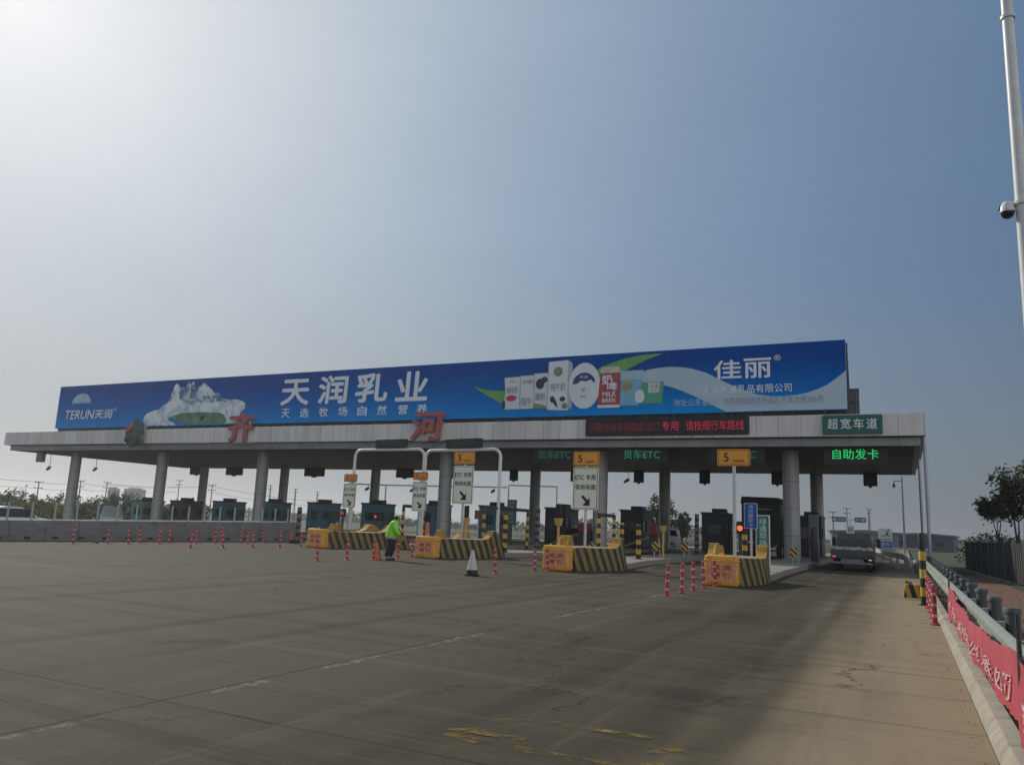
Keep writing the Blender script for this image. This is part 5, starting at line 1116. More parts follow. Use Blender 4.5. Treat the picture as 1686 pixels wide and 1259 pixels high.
for s in (1, -1):
    wheel_into(t, s*.72, .75, .33, .26, s); wheel_into(t, s*.78, 4.1, .33, .2, s)
    m_ = MB().path([(s*.9, 4.2, 1.25), (s*1.08, 4.1, 1.35)], .015).box(s*1.08-.09, s*1.08+.09, 4.03, 4.1, 1.15, 1.6).build('mirror', BLACK, t)
MB().box(-.86, -.72, -.03, .0, .66, .73).build('tail_light', led((.8, .05, .12), 1.0), t); MB().box(.72, .86, -.03, .0, .56, .61).build('tail_light', led((.75, .72, .66), .35), t)
for s in (1, -1): MB().box(s*.79-.11, s*.79+.11, -.022, .0, .62, .78).build('lamp_cluster', mat('dark_lamp_cluster', (.08, .015, .015), .3), t)
rr = random.Random(11); ld = MB(); bm = bmesh.new()
for k in range(7):
    r = bmesh.ops.create_icosphere(bm, subdivisions=2, radius=1)
    c = Vector((-.72+k*.24, .45+rr.random()*.9, 1.0)); s = Vector((.22, .42, .13+rr.random()*.07))
    for v in r['verts']: v.co = Vector((c.x+v.co.x*s.x, c.y+v.co.y*s.y, c.z+v.co.z*s.z))
me = bpy.data.meshes.new('sack_load'); bm.to_mesh(me); bm.free(); o = link('sack_load', me, mat('pale_sack', (.36, .36, .33), .8, var=.25, scale=4)); o.location = (-2.25, 41.6, 0); tag(o, 'pale lumpy sacks filling the bed of the small grey truck', 'cargo')
# tall dark truck in the next lane
DT = mat('dark_truck_paint', (.018, .016, .015), .5, var=.3, scale=2); DT2 = mat('dark_tarpaulin', (.022, .022, .022), .75, var=.35, scale=1.5, bump=.3)
t = thing('stake_truck', 'tall dark tarpaulin truck standing left of the rightmost front column', 'truck', (-8.45, 54.6, 0))
b = MB().box(-1.22, 1.22, .0, 7.5, 1.1, 1.3)
for k in range(8): b.box(-1.22+k*.342, -1.17+k*.342, -.04, .0, 1.15, 3.65)
for z in (1.7, 2.3, 2.9, 3.5): b.box(-1.22, 1.22, -.03, .02, z, z+.08)
b.box(-1.24, -1.2, 0, 7.5, 1.3, 3.6).box(1.2, 1.24, 0, 7.5, 1.3, 3.6).box(-1.2, 1.2, .05, .1, 1.3, 3.6)
b.build('cargo_box', DT, t)
MB().hexa([(-1.3, -.12, 3.55), (1.3, -.12, 3.55), (1.3, 7.6, 3.55), (-1.3, 7.6, 3.55), (-1.24, -.06, 4.05), (1.2, -.06, 4.0), (1.2, 7.6, 4.0), (-1.24, 7.6, 4.05)]).build('tarpaulin', DT2, t, bevel=.06)
MB().box(-1.2, 1.2, 7.8, 9.8, .7, 3.2).build('cab', DT, t, bevel=.08); MB().box(-1.1, 1.1, 9.78, 9.83, 1.9, 2.9).box(1.19, 1.215, 8.3, 9.5, 1.9, 2.8).box(-1.215, -1.19, 8.3, 9.5, 1.9, 2.8).build('window', GLASSD, t)
MB().box(-.5, -.35, 0, 9.5, .75, 1.1).box(.35, .5, 0, 9.5, .75, 1.1).box(-1.15, 1.15, .0, .1, .5, .62).build('chassis', DARK, t)
for s in (1, -1):
    for yy in (1.2, 2.5, 8.6): wheel_into(t, s*1.0, yy, .5, .32, s)
    MB().box(s*.95-.14, s*.95+.14, -.06, -.0, .85, .98).build('tail_light', mat('tail_lamp', (.3, .02, .02), .3), t)
MB().box(-.35, .7, -.075, -.05, 3.2, 3.26).build('reflective_strip', mat('pale_strip', (.4, .4, .4), .4), t)

# ------------------------------------------------------------------ worker
def skin(name, V, E, m, parent, sub=2, root=0):
    me = bpy.data.meshes.new(name); me.from_pydata([v[0] for v in V], E, []); me.update()
    o = bpy.data.objects.new(name, me); COL.objects.link(o); o.modifiers.new('s', 'SKIN'); o.modifiers.new('d', 'SUBSURF').levels = sub
    sv = me.skin_vertices[0].data
    for k, v in enumerate(V):
        r = v[1]; sv[k].radius = (r, r) if isinstance(r, (int, float)) else r
        sv[k].use_root = (k == root)
    dg = bpy.context.evaluated_depsgraph_get(); m2 = bpy.data.meshes.new_from_object(o.evaluated_get(dg)); bpy.data.objects.remove(o)
    m2.name = name; m2.materials.clear()
    m2.materials.append(m); m2.polygons.foreach_set('use_smooth', [True]*len(m2.polygons))
    ob = bpy.data.objects.new(name, m2); COL.objects.link(ob)
    if parent: ob.parent = parent
    return ob
SKINM = mat('skin', (.36, .20, .13), .6, var=.08)
pr = bpy.data.objects.new('person', None); COL.objects.link(pr); pr.location = (-17.62, 25.44, 0); pr.rotation_euler = (0, 0, rad(-52)); pr.empty_display_size = .1; pr.scale = (1.16, 1.16, 1.0)
tag(pr, 'person in a lime green reflective jacket, dark trousers and pale cap walking between posts', 'person')
V = [((0, 0, .92), .13), ((0, .03, 1.12), .115), ((0, .08, 1.32), .13), ((0, .11, 1.46), .06), ((0, .135, 1.53), .055), ((0, .16, 1.60), (.078, .09)), ((0, .165, 1.665), (.07, .085)),
     ((-.1, 0, .86), .09), ((-.12, .06, .48), .062), ((-.12, .0, .09), .042), ((-.13, .15, .04), .04), ((.1, 0, .86), .09), ((.12, -.04, .48), .062), ((.12, -.14, .10), .042), ((.13, 0, .04), .04),
     ((-.19, .08, 1.40), .06), ((-.26, .02, 1.14), .045), ((-.27, .10, .90), .032), ((-.275, .13, .83), .032), ((.19, .08, 1.40), .06), ((.26, .10, 1.14), .045), ((.25, .26, .95), .032), ((.25, .32, .90), .032)]
E = [(0, 1), (1, 2), (2, 3), (3, 4), (4, 5), (5, 6), (0, 7), (7, 8), (8, 9), (9, 10), (0, 11), (11, 12), (12, 13), (13, 14), (2, 15), (15, 16), (16, 17), (17, 18), (2, 19), (19, 20), (20, 21), (21, 22)]
def fingers(palm, pv, dirv, across):
    pi = pv
    for k, (off, ln_) in enumerate([(-.026, .075), (-.009, .085), (.009, .08), (.025, .062)]):
        b = palm+across*off+dirv*.035; c1 = b+dirv*ln_*.55+Vector((0, .008, -.004)); c2 = c1+dirv*ln_*.45+Vector((0, .018, -.002))
        i0 = len(V); V.extend([(tuple(b), .0095), (tuple(c1), .0085), (tuple(c2), .0065)]); E.extend([(pi, i0), (i0, i0+1), (i0+1, i0+2)])
    b = palm+across*.036; c1 = b+across*.022+dirv*.035+Vector((0, .01, 0)); i0 = len(V); V.extend([(tuple(b), .011), (tuple(c1), .008)]); E.extend([(pi, i0), (i0, i0+1)])
fingers(Vector((-.275, .13, .83)), 18, Vector((0, .25, -.97)).normalized(), Vector((.2, .95, .2)).normalized())
fingers(Vector((.25, .32, .90)), 22, Vector((0, .6, -.8)).normalized(), Vector((-.6, .6, .4)).normalized())
body = skin('body', V, E, SKINM, pr, 1)
def jacket_mat():
    m = bpy.data.materials.new('lime_jacket'); m.use_nodes = True; t = m.node_tree; b = t.nodes['Principled BSDF']; b.inputs['Roughness'].default_value = .7
    c = t.nodes.new('ShaderNodeTexCoord'); s = t.nodes.new('ShaderNodeSeparateXYZ'); t.links.new(c.outputs['Object'], s.inputs[0]); out = None
    for z, h in ((.70, .03), (.86, .03), (1.22, .015)):
        d = t.nodes.new('ShaderNodeMath'); d.operation = 'SUBTRACT'; t.links.new(s.outputs[2], d.inputs[0]); d.inputs[1].default_value = z
        a = t.nodes.new('ShaderNodeMath'); a.operation = 'ABSOLUTE'; t.links.new(d.outputs[0], a.inputs[0]); l = t.nodes.new('ShaderNodeMath'); l.operation = 'LESS_THAN'; t.links.new(a.outputs[0], l.inputs[0]); l.inputs[1].default_value = h
        if out is None: out = l.outputs[0]
        else:
            x = t.nodes.new('ShaderNodeMath'); x.operation = 'MAXIMUM'; t.links.new(out, x.inputs[0]); t.links.new(l.outputs[0], x.inputs[1]); out = x.outputs[0]
    nz = t.nodes.new('ShaderNodeTexNoise'); nz.inputs['Scale'].default_value = 9; t.links.new(c.outputs['Object'], nz.inputs[0])
    r = t.nodes.new('ShaderNodeValToRGB'); t.links.new(nz.outputs[0], r.inputs[0]); r.color_ramp.elements[0].color = (.22, .66, .03, 1); r.color_ramp.elements[1].color = (.36, .92, .06, 1)
    mi = t.nodes.new('ShaderNodeMix'); mi.data_type = 'RGBA'; t.links.new(out, mi.inputs[0]); t.links.new(r.outputs[0], mi.inputs[6]); mi.inputs[7].default_value = (.45, .5, .44, 1); t.links.new(mi.outputs[2], b.inputs['Base Color'])
    bp = t.nodes.new('ShaderNodeBump'); bp.inputs['Strength'].default_value = .5; bp.inputs['Distance'].default_value = .03; t.links.new(nz.outputs[0], bp.inputs['Height']); t.links.new(bp.outputs[0], b.inputs['Normal'])
    return m
JV = [((0, -.02, .74), (.27, .23)), ((0, -.0, .95), (.265, .22)), ((0, .03, 1.15), (.25, .21)), ((0, .08, 1.34), (.235, .18)), ((0, .10, 1.45), (.12, .10)), ((0, .12, 1.50), (.08, .08)),
      ((-.21, .07, 1.40), .11), ((-.32, .02, 1.14), .098), ((-.31, .11, .90), .078), ((.21, .07, 1.40), .11), ((.32, .10, 1.14), .098), ((.29, .25, .96), .078)]
skin('jacket', JV, [(0, 1), (1, 2), (2, 3), (3, 4), (4, 5), (3, 6), (6, 7), (7, 8), (3, 9), (9, 10), (10, 11)], jacket_mat(), pr, 2)
TV = [((0, 0, .88), (.16, .14)), ((-.1, 0, .76), .125), ((-.12, .06, .48), .105), ((-.12, 0, .12), .09), ((.1, 0, .76), .125), ((.12, -.04, .48), .105), ((.12, -.14, .13), .09)]
skin('trousers', TV, [(0, 1), (1, 2), (2, 3), (0, 4), (4, 5), (5, 6)], mat('dark_trousers', (.014, .016, .02), .8, var=.3, scale=8), pr, 2)
for (a, b_) in (((-.12, -.04, .05), (-.13, .17, .04)), ((.12, -.18, .05), (.13, .03, .04))):
    skin('shoe', [(a, .052), (((a[0]+b_[0])/2, (a[1]+b_[1])/2, .05), .055), (b_, .04)], [(0, 1), (1, 2)], BLACK, pr, 2)
cp = bmesh.new(); bmesh.ops.create_uvsphere(cp, u_segments=20, v_segments=12, radius=1)
for v in cp.verts: v.co = Vector((v.co.x*.098, .155+v.co.y*.115, 1.665+max(v.co.z, -.05)*.085))
me = bpy.data.meshes.new('cap'); cp.to_mesh(me); cp.free(); link('cap', me, mat('pale_cap', (.62, .70, .42), .7, var=.12), pr)
MB().hexa([(-.07, .25, 1.645), (.07, .25, 1.645), (.055, .35, 1.63), (-.055, .35, 1.63), (-.07, .25, 1.66), (.07, .25, 1.66), (.055, .35, 1.642), (-.055, .35, 1.642)]).build('cap_brim', mat('pale_cap', (.62, .70, .42), .7), pr, bevel=.005)
hm = mat('black_hair', (.012, .011, .01), .7); cp = bmesh.new(); bmesh.ops.create_uvsphere(cp, u_segments=16, v_segments=10, radius=1)
for v in cp.verts: v.co = Vector((v.co.x*.088, .125+v.co.y*.075, 1.60+v.co.z*.065))
me = bpy.data.meshes.new('hair'); cp.to_mesh(me); cp.free(); link('hair', me, hm, pr)
fc = MB().hexa([(-.012, .235, 1.585), (.012, .235, 1.585), (.006, .262, 1.59), (-.006, .262, 1.59), (-.008, .235, 1.625), (.008, .235, 1.625), (.004, .24, 1.625), (-.004, .24, 1.625)]); fc.build('nose', SKINM, pr)
MB().box(-.038, -.018, .232, .242, 1.612, 1.622).box(.018, .038, .232, .242, 1.612, 1.622).box(-.022, .022, .225, .24, 1.556, 1.562).build('face_features', BLACK, pr)

# ------------------------------------------------------------------ trees
def leafy(points, sizes, rng):
    vs = []; fs = []
    for p, s in zip(points, sizes):
        a = Vector((rng.gauss(0, 1), rng.gauss(0, 1), rng.gauss(0, 1))).normalized(); b = a.orthogonal().normalized(); c = a.cross(b)
        k = len(vs); q = s*rng.uniform(.7, 1.3)
        vs += [p-b*q*.5, p+c*q*.28-b*q*.1, p+b*q*.6, p-c*q*.28-b*q*.05]; fs.append((k, k+1, k+2, k+3))
    return vs, fs
def leafmat(name, a, b_):
    if name in MATS: return MATS[name]
    m = bpy.data.materials.new(name); m.use_nodes = True; t = m.node_tree; bs = t.nodes['Principled BSDF']; bs.inputs['Roughness'].default_value = .7
    g = t.nodes.new('ShaderNodeNewGeometry'); r = t.nodes.new('ShaderNodeValToRGB'); t.links.new(g.outputs['Random Per Island'], r.inputs[0]); r.color_ramp.elements[0].color = (*a, 1); r.color_ramp.elements[1].color = (*b_, 1)
    t.links.new(r.outputs[0], bs.inputs['Base Color']); tr = t.nodes.new('ShaderNodeBsdfTranslucent'); t.links.new(r.outputs[0], tr.inputs[0]); mx = t.nodes.new('ShaderNodeMixShader'); mx.inputs[0].default_value = .3
    t.links.new(bs.outputs[0], mx.inputs[1]); t.links.new(tr.outputs[0], mx.inputs[2]); t.links.new(mx.outputs[0], t.nodes['Material Output'].inputs[0]); MATS[name] = m; return m
LEAF1 = leafmat('leaf_dark', (.035, .055, .022), (.10, .135, .05)); LEAF2 = leafmat('leaf_olive', (.05, .065, .028), (.14, .155, .07)); LEAF3 = leafmat('leaf_far', (.05, .065, .035), (.11, .125, .075)); LEAFY = leafmat('leaf_yellowish', (.08, .09, .03), (.17, .17, .06))
BARK = mat('bark', (.06, .05, .04), .9, var=.3, scale=6)
def tree(name, label, loc, trunk_h, blobs, nleaf, lsize, lm, seed, group=None, stems=1, r0=.1, cat='tree'):
    rng = random.Random(seed); t = thing(name, label, cat, loc, 0, group); mb = MB()
    bases = [Vector(((k-(stems-1)/2)*.35, rng.uniform(-.1, .1), 0)) for k in range(stems)]
    for k, (bx, by, bz, br, bh) in enumerate(blobs):
        s = bases[k % stems]; fork = Vector((s.x*.6+bx*.15+rng.uniform(-.05, .05), s.y+by*.15, trunk_h)); mb.tube(s, fork, r0, r0*.7, 8, False)
        mid = fork.lerp(Vector((bx, by, bz)), .55)+Vector((rng.uniform(-.1, .1), rng.uniform(-.1, .1), .05)); mb.tube(fork, mid, r0*.6, r0*.35, 6, False); mb.tube(mid, (bx, by, bz+bh*.5), r0*.35, r0*.1, 5, False)
        for q in range(5):
            d = Vector((rng.gauss(0, 1), rng.gauss(0, 1), rng.gauss(.2, .7))).normalized(); mb.tube(mid, Vector((bx, by, bz))+Vector((d.x*br, d.y*br, d.z*bh))*.85, r0*.2, r0*.05, 4, False)
    mb.build('trunk', BARK, t)
    P = []; Z = []; tot = sum(b[3]**2*b[4] for b in blobs)
    for bx, by, bz, br, bh in blobs:
        n = int(nleaf*br*br*bh/tot); ncl = max(4, n//22); cl = []
        for _ in range(ncl):
            d = Vector((rng.gauss(0, 1), rng.gauss(0, 1), rng.gauss(0, 1))).normalized()*(rng.random()**.45); cl.append(Vector((bx+d.x*br, by+d.y*br, bz+d.z*bh)))
        for _ in range(n):
            c = rng.choice(cl); P.append(c+Vector((rng.gauss(0, 1), rng.gauss(0, 1), rng.gauss(0, 1)))*br*.17); Z.append(lsize)
    vs, fs = leafy(P, Z, rng); me = bpy.data.meshes.new('crown'); me.from_pydata(vs, [], fs); me.update(); link('crown', me, lm, t, smooth=False)
    return t
tree('young_tree', 'slender young tree with thin forked trunk behind the right fence', (5.0, 54.5, 0), 1.9, [(-.5, 0, 3.7, .65, .55), (.35, 0, 4.1, .6, .5), (-.1, .2, 3.4, .8, .45)], 2200, .17, LEAF1, 1, 'trees behind the right fence', r0=.06)
tree('broadleaf_tree', 'taller dark tree with several stems behind the right fence', (6.1, 53.0, 0), 1.9, [(-.7, 0, 4.9, .95, .95), (.2, 0, 4.2, 1.15, .9), (.6, .3, 5.4, 1.1, .9), (-.3, .3, 3.5, 1.0, .5)], 4300, .19, LEAF2, 2, 'trees behind the right fence', 3, .09)
tree('broadleaf_tree', 'tree cut by the right frame edge above the fence', (6.9, 49.5, 0), 2.2, [(-.2, 0, 5.8, .9, .9), (.9, 0, 5.5, 1.2, 1.2), (.3, 0, 4.2, 1.2, .9), (-.3, .2, 6.9, .5, .5)], 4600, .19, LEAF1, 4, 'trees behind the right fence', 2, .1)
tree('shrub', 'low bush at the foot of the trees behind the fence', (4.6, 58, 0), .3, [(0, 0, 1.2, 1.5, .9), (1.6, 0, 1.1, 1.2, .8)], 1200, .2, LEAF1, 6, None, 2, .05, 'bush')
tree('poplar_tree', 'leafy tree rising behind the third rear column from the right', (-27.2, 97, -1), 2, [(-1.1, 0, 4.2, 1.3, 1.6), (.2, 0, 5.8, 1.2, 1.6), (1.0, 0, 4.2, 1.3, 1.6), (0, 0, 2.8, 1.9, 1.3)], 4200, .3, LEAF1, 8, 'trees beyond the booths', 2, .15)
tree('poplar_tree', 'smaller pointed tree to the right of the leafy tree beyond the booths', (-24.9, 99, -1), 1.5, [(0, 0, 2.8, .9, 1.2), (.3, 0, 4.1, .75, 1.1), (-.4, 0, 3.4, .7, 1.0)], 1900, .28, LEAF1, 9, 'trees beyond the booths', 1, .12)
lr = random.Random(21)
LD = ['leftmost, above the white car', 'second, partly over the white car', 'third, right of the white car', 'fourth, left of the first column', 'fifth, just left of the first column', 'sixth, behind the first column', 'seventh, right of the first column', 'eighth, taller and rounder', 'ninth, left of the hazy towers', 'tenth, below the hazy towers', 'eleventh, right of the hazy towers', 'twelfth, behind the second column']
for k in range(12):
    px = -6+k*31; ang_ = YAW-math.atan((px-843)/1288.3); dd = 118+lr.uniform(-6, 8); hh = lr.uniform(4.0, 4.9) if k != 7 else 5.3
    tree('field_tree', 'bushy tree in the row beyond the wall, %s' % LD[k], (-math.sin(ang_)*dd, math.cos(ang_)*dd, -1.3), 1.0, [(lr.uniform(-.6, .6), 0, hh*.75, 1.5, hh*.27), (-1.5, .3, hh*.6, 1.3, hh*.24), (1.5, .2, hh*.62, 1.4, hh*.25), (0, 0, hh*.35, 2.2, hh*.3)], 1500, .34, LEAF3 if k % 3 else LEAF2, 30+k, 'tree row beyond the wall', 2, .1)
for k, (px, dd, w, lab) in enumerate([(50, 95, 3.2, 'yellowish bush low beyond the wall, left of the first column'), (140, 92, 3.5, 'yellowish green bush just right of the first column'), (92, 98, 2.8, 'yellowish bush behind the first column, beyond the wall')]):
    ang_ = YAW-math.atan((px-843)/1288.3); tree('shrub', lab, (-math.sin(ang_)*dd, math.cos(ang_)*dd, -1.2), .4, [(-1.2, 0, 1.4, 1.5, 1.0), (1.2, 0, 1.3, 1.6, 1.0), (0, 0, 1.7, 1.5, 1.0)], 900, .35, LEAFY, 60+k, 'bushes beyond the wall', 2, .06, 'bush')
rng = random.Random(77); P = []; Z = []
for _ in range(9000):
    x = rng.uniform(-560, 60); yb = 330+60*math.sin(x*.011)+rng.uniform(-12, 12)+max(0, (-x-300))*-.45; hh = 3.4+1.4*math.sin(x*.05)+1.1*math.sin(x*.19+2)
    P.append(Vector((x, yb, -1.0+max(.3, hh)*rng.random()**.7))); Z.append(1.5)
vs, fs = leafy(P, Z, rng); me = bpy.data.meshes.new('distant_treeline'); me.from_pydata(vs, [], fs); me.update(); o = link('distant_treeline', me, LEAF3, smooth=False); tag(o, 'low hazy line of trees along the horizon beyond the plaza', 'treeline', kind='stuff')

# weeds along the guardrail foot
rng = random.Random(5); P = []; Z = []
for _ in range(5200):
    c = rng.uniform(1.5, 60); d = c+rng.gauss(0, .25)
    if math.sin(c*1.7)+math.sin(c*.63+1) < -.3 and rng.random() < .75: continue
    P.append(Vector((rng.choice((.84, .92, 1.25, 1.4, 1.6))+rng.gauss(0, .06), d, .02+abs(rng.gauss(0, .09))))); Z.append(.075)
vs, fs = leafy(P, Z, rng); me = bpy.data.meshes.new('weeds'); me.from_pydata(vs, [], fs); me.update(); tag(link('weeds', me, LEAF2, smooth=False), 'low weeds growing along the foot of the right guardrail', 'weeds', kind='stuff')
rng = random.Random(6); gv = MB()
for _ in range(1100):
    x = rng.choice((rng.uniform(1.1, 4.2), rng.uniform(1.1, 4.2), rng.gauss(.47, .05), rng.gauss(1.6, .3))); y = rng.uniform(2, 46); s = rng.uniform(.008, .03)*(.28 if x < .55 else .8)
    if .5 < x < .85: continue
    gv.hexa([(x-s, y-s*.8, 0), (x+s, y-s, 0), (x+s*.9, y+s, 0), (x-s, y+s*.7, 0), (x-s*.5, y-s*.4, s), (x+s*.5, y-s*.6, s*.8), (x+s*.4, y+s*.5, s*.9), (x-s*.6, y+s*.4, s*.7)])
tag(gv.build('gravel', mat('gravel_grit', (.30, .21, .15), .9, var=.4, scale=8), smooth=False), 'loose grit and stones along the kerb and on the red earth', 'gravel', kind='stuff')

# ------------------------------------------------------------------ distance: towers, sheds, poles, signs
TW = mat('hazy_tower_wall', (.045, .05, .065), .8, var=.08)
def tower(x, y, w, d_, h, label):
    t = thing('tower_block', label, 'building', (x, y, -1.2), .93, 'tower blocks on the horizon'); MB().box(-w/2, w/2, 0, d_, 0, h).build('wall', TW, t); MB().box(-w*.3, w*.3, d_*.2, d_*.7, h, h+.9).build('roof', TW, t)
    g = MB()
    for z in range(2, int(h)-2, 3):
        for k in range(5): g.box(-w/2+w*(k+.25)/5, -w/2+w*(k+.75)/5, -.08, .02, z, z+1.6)
    g.build('window', mat('tower_glass', (.12, .13, .15), .2), t)
tower(-496, 374, 7.6, 7, 15.6, 'narrow hazy tower block on the horizon at left'); tower(-484, 381.5, 14, 8, 15.8, 'wider hazy tower block on the horizon at left')
def shed(x, y, w, d_, h, rz, wm, rm, label):
    t = thing('shed', label, 'building', (x, y, -1.2), rz, 'industrial sheds on the horizon'); MB().box(-w/2, w/2, 0, d_, 0, h).build('wall', wm, t)
    MB().prism([(-w/2-.6, h), (w/2+.6, h), (w/2+.6, h+.35), (0, h+.75), (-w/2-.6, h+.35)], -.6, d_+.6, 'y').build('roof', rm, t)
    g = MB()
    for k in range(int(w/4)): g.box(-w/2+1+k*4, -w/2+3+k*4, -.08, .02, h*.45, h*.7)
    g.build('window', GLASSD, t)
shed(4.5, 225, 13, 20, 4.2, -.1, mat('shed_wall', (.06, .085, .10), .7), mat('blue_roof', (.06, .13, .22), .6), 'blue roofed shed beyond the thin camera pole')
shed(-8.5, 215, 15, 20, 4.3, .1, mat('pale_shed_wall', (.15, .155, .16), .7), mat('grey_roof', (.13, .13, .14), .6), 'pale walled shed beyond the grey truck')
shed(-2.2, 250, 7, 14, 3.4, 0, mat('green_shed_wall', (.12, .2, .19), .7), mat('green_roof', (.09, .16, .15), .6), 'small greenish shed between the two bigger sheds')
def dsign(x, y, z0, z1, w, m, body, ink, label, post=True, name='road_sign', split=None):
    t = thing(name, label, 'sign', (x, y, 0), 0, 'road signs beyond the plaza'); MB().box(-w/2, w/2, 0, .06, z0, z1).build('board', m, t)
    if post: MB().tube((-w*.3, .1, -.3), (-w*.3, .1, z1), .07, n=8).tube((w*.3, .1, -.3), (w*.3, .1, z1), .07, n=8).build('pole', STEEL, t)
    tx('lettering', body, ink, -.02, t); return t
GS = mat('green_road_sign', (.012, .13, .10), .5); WB = mat('white_board', (.60, .62, .60), .5); BS = mat('blue_road_sign', (.015, .10, .38), .5)
LWS = mat('dim_white_print', (.5, .55, .62))
t = thing('sign_portal', 'twin green direction boards with a white board on one mast beyond the plaza', 'sign', (-9.6, 175, 0))
MB().tube((0, .1, -.3), (0, .1, 5.6), .12, n=10).tube((-3.4, .1, 5.3), (3.2, .1, 5.3), .07, n=8).build('mast', STEEL, t)
for x0, x1 in ((-3.4, -.75), (.85, 2.95)):
    b = MB().box(x0, x1, -.03, .03, 4.85, 5.85).build('board', GS, t); mb = MB()
    flat(mb, circ((x0+.5) if x0 < 0 else (x1-.5), 5.35, .3, n=14), -.04); a = x0+.95 if x0 < 0 else x0+.2; text_into(mb, '济南' if x0 < 0 else '德州', a, a+(1.4 if x0 < 0 else .9), 5.1, 5.6, -.04, .02); build_flat(mb, 'lettering', LWS, b)
b = MB().box(-.75, .75, -.03, .03, 2.3, 4.2).build('notice_board', WB, t); mb = MB(); text_into(mb, '回', -.4, .4, 2.9, 3.8, -.04, .02); build_flat(mb, 'lettering', BLACKINK, b)
t = dsign(-2.95, 157, 1.45, 3.6, 2.3, WB, [('示意图', -.9, .9, 1.55, 1.9, .01)], BLACKINK, 'white map board beside the thin camera pole beyond the plaza'); mb = MB()
flat(mb, [(-1.0, 2.1), (-.5, 2.3), (0, 2.5), (.3, 2.9), (.5, 3.5), (.7, 3.5), (.55, 2.9), (.6, 2.5), (1.0, 2.3), (.9, 2.15), (.4, 2.35), (0, 2.3), (-.5, 2.15)], -.025); build_flat(mb, 'map_drawing', mat('dark_green_print', (.05, .12, .10), .5), t)
t = dsign(-2.95, 156.6, -.2, 1.3, 1.9, BS, [('服务', -.75, .75, .6, 1.15, .01), ('2km', -.75, .75, -.05, .45, .01)], LWS, 'blue notice board under the white map board beyond the plaza', False)
def upole(x, y, top, label, arms=2, lattice=False):
    t = thing('power_pole', label, 'pole', (x, y, -1.3), .4, 'power poles on the horizon'); H = top+1.3
    k = MB().tube((0, 0, 0), (0, 0, H), .15 if not lattice else .08, .09, n=8); a = MB()
    if lattice:
        for sx in (-.5, .5): k.tube((sx, 0, 0), (sx*.2, 0, H), .09, .06, n=5)
        for q in range(8): z0, z1 = H*q/8, H*(q+1)/8; s0, s1 = .5-.3*q/8*1.2, .5-.3*(q+1)/8*1.2; k.tube((-s0, 0, z0), (s1, 0, z1), .04, n=4).tube((s0, 0, z0), (-s1, 0, z1), .04, n=4)
    for q in range(arms): a.box(-.85, .85, -.05, .05, H-.25-q*1.1, H-.13-q*1.1); a.tube((-.75, 0, H-.15-q*1.1), (-.75, 0, H+.1-q*1.1), .05, n=6).tube((.75, 0, H-.15-q*1.1), (.75, 0, H+.1-q*1.1), .05, n=6)
    k.build('pole', mat('weathered_pole', (.10, .095, .09), .8), t); a.build('crossarm', DARK, t)
PL = [(-148.1, 95.4, 5.8), (-150.3, 105.5, 6.7), (-154.6, 114.7, 6.9), (-165.3, 143.0, 9.1), (-134.2, 124.9, 7.3), (-187.8, 199.5, 11), (-180.4, 203.4, 10.2), (-200.7, 238.6, 10.7), (-66.3, 193.4, 5.6), (-64.3, 194.1, 6.6), (-13, 178, 7), (-11.6, 200, 8.6), (-9.0, 260, 10.5)]
PN = ['left of the first column', 'just right of the first column', 'left of the hazy towers', 'right of the second column', 'right of the first rear column, dark', 'seen between two columns, thin mast', 'lattice one left of the clear teal booth', 'above the clear teal booth', 'left thin one right of the big ETC sign', 'right thin one right of the big ETC sign', 'left of the green direction boards', 'touching the left green direction board', 'thin one above the right green direction board']
for k, ((x, y, z), lab) in enumerate(zip(PL, PN)): upole(x, y, z, 'distant power pole, '+lab, 1 if k in (8, 9) else 2, k in (5, 6, 7, 12))
pw = MB()
def wire(a, b, sag):
    pts = [Vector(a).lerp(Vector(b), k/10)-Vector((0, 0, sag*4*(k/10)*(1-k/10))) for k in range(11)]; pw.path(pts, .045, 4)
wp = [(-142, 70, 6.6), (-148.1, 95.4, 5.7), (-150.3, 105.5, 6.3), (-154.6, 114.7, 6.2), (-165.3, 143.0, 7.4), (-134.2, 124.9, 6.9), (-120, 150, 5.0), (-100, 190, 4.5)]
for a, b in zip(wp[:4], wp[1:5]): wire(a, b, .4); wire((a[0], a[1], a[2]-1.2), (b[0], b[1], b[2]-1.2), .4)
wire((-154.6, 114.7, 6.5), wp[5], .5); wire(wp[5], wp[6], .7); wire((wp[5][0], wp[5][1], 5.6), (wp[6][0], wp[6][1], 3.9), .7)
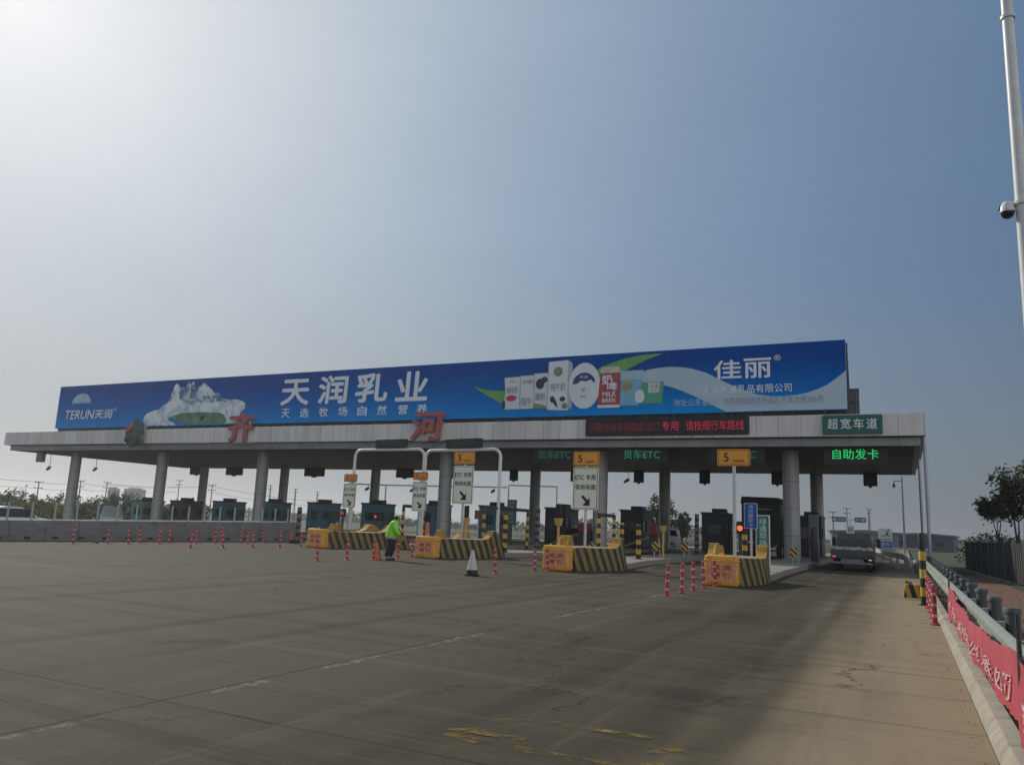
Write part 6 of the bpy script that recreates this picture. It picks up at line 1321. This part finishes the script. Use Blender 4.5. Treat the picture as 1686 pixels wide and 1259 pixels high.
tag(pw.build('power_line', DARK), 'thin sagging overhead wires strung between the distant power poles at left', 'wires')
# thin pipe gantries on the far side of the booths
def thin_gantry(pts, label, cams):
    t = thing('camera_gantry', label, 'gantry', (0, 0, 0), 0, 'thin camera gantries behind the booths'); MB().path(pts, .075, 8).build('pipe', PIPE, t)
    for (x, y, z) in cams: MB().tube((x, y, z), (x, y, z-.25), .03, n=6).hexa([(x-.3, y-.12, z-.65), (x+.1, y-.12, z-.45), (x+.1, y+.12, z-.45), (x-.3, y+.12, z-.65), (x-.3, y-.12, z-.4), (x+.1, y-.12, z-.2), (x+.1, y+.12, z-.2), (x-.3, y+.12, z-.4)]).build('camera', DARK, t)
thin_gantry([(-54, 69, 5.15), (-50.2, 70.8, 5.15), (-38.3, 76.4, 5.45)], 'thin camera pipe crossing behind the two left gantry posts', [(-52.0, 70, 5.1), (-47.6, 72.1, 5.15), (-39.6, 75.8, 5.4)])
MB().tube((-50.2, 70.8, -.6), (-50.2, 70.8, 5.15), .075, n=8).build('post', PIPE, [o for o in bpy.data.objects if o.name.startswith('camera_gantry')][0])
thin_gantry([(-38.2, 76.6, 0), (-38.2, 76.6, 5.7), (-33.5, 78.9, 5.75), (-33.5, 78.9, 0)], 'thin pipe portal left of the booth behind the big ETC sign', [])

# ------------------------------------------------------------------ air
hz = MB().box(-3300, 3300, -320, 4200, -2.3, 48).build('haze', None, smooth=False); tag(hz, kind='stuff')
m = bpy.data.materials.new('thin_haze'); m.use_nodes = True; t = m.node_tree; t.nodes.remove(t.nodes['Principled BSDF'])
pvn = t.nodes.new('ShaderNodeVolumePrincipled'); pvn.inputs['Color'].default_value = (.88, .9, .92, 1); pvn.inputs['Density'].default_value = .00055; pvn.inputs['Anisotropy'].default_value = .6
t.links.new(pvn.outputs[0], t.nodes['Material Output'].inputs['Volume']); hz.data.materials.append(m)
S.cycles.volume_bounces = 0; S.cycles.max_bounces = 6; S.cycles.diffuse_bounces = 3; S.cycles.glossy_bounces = 3; S.cycles.transmission_bounces = 4; S.cycles.use_denoising = True
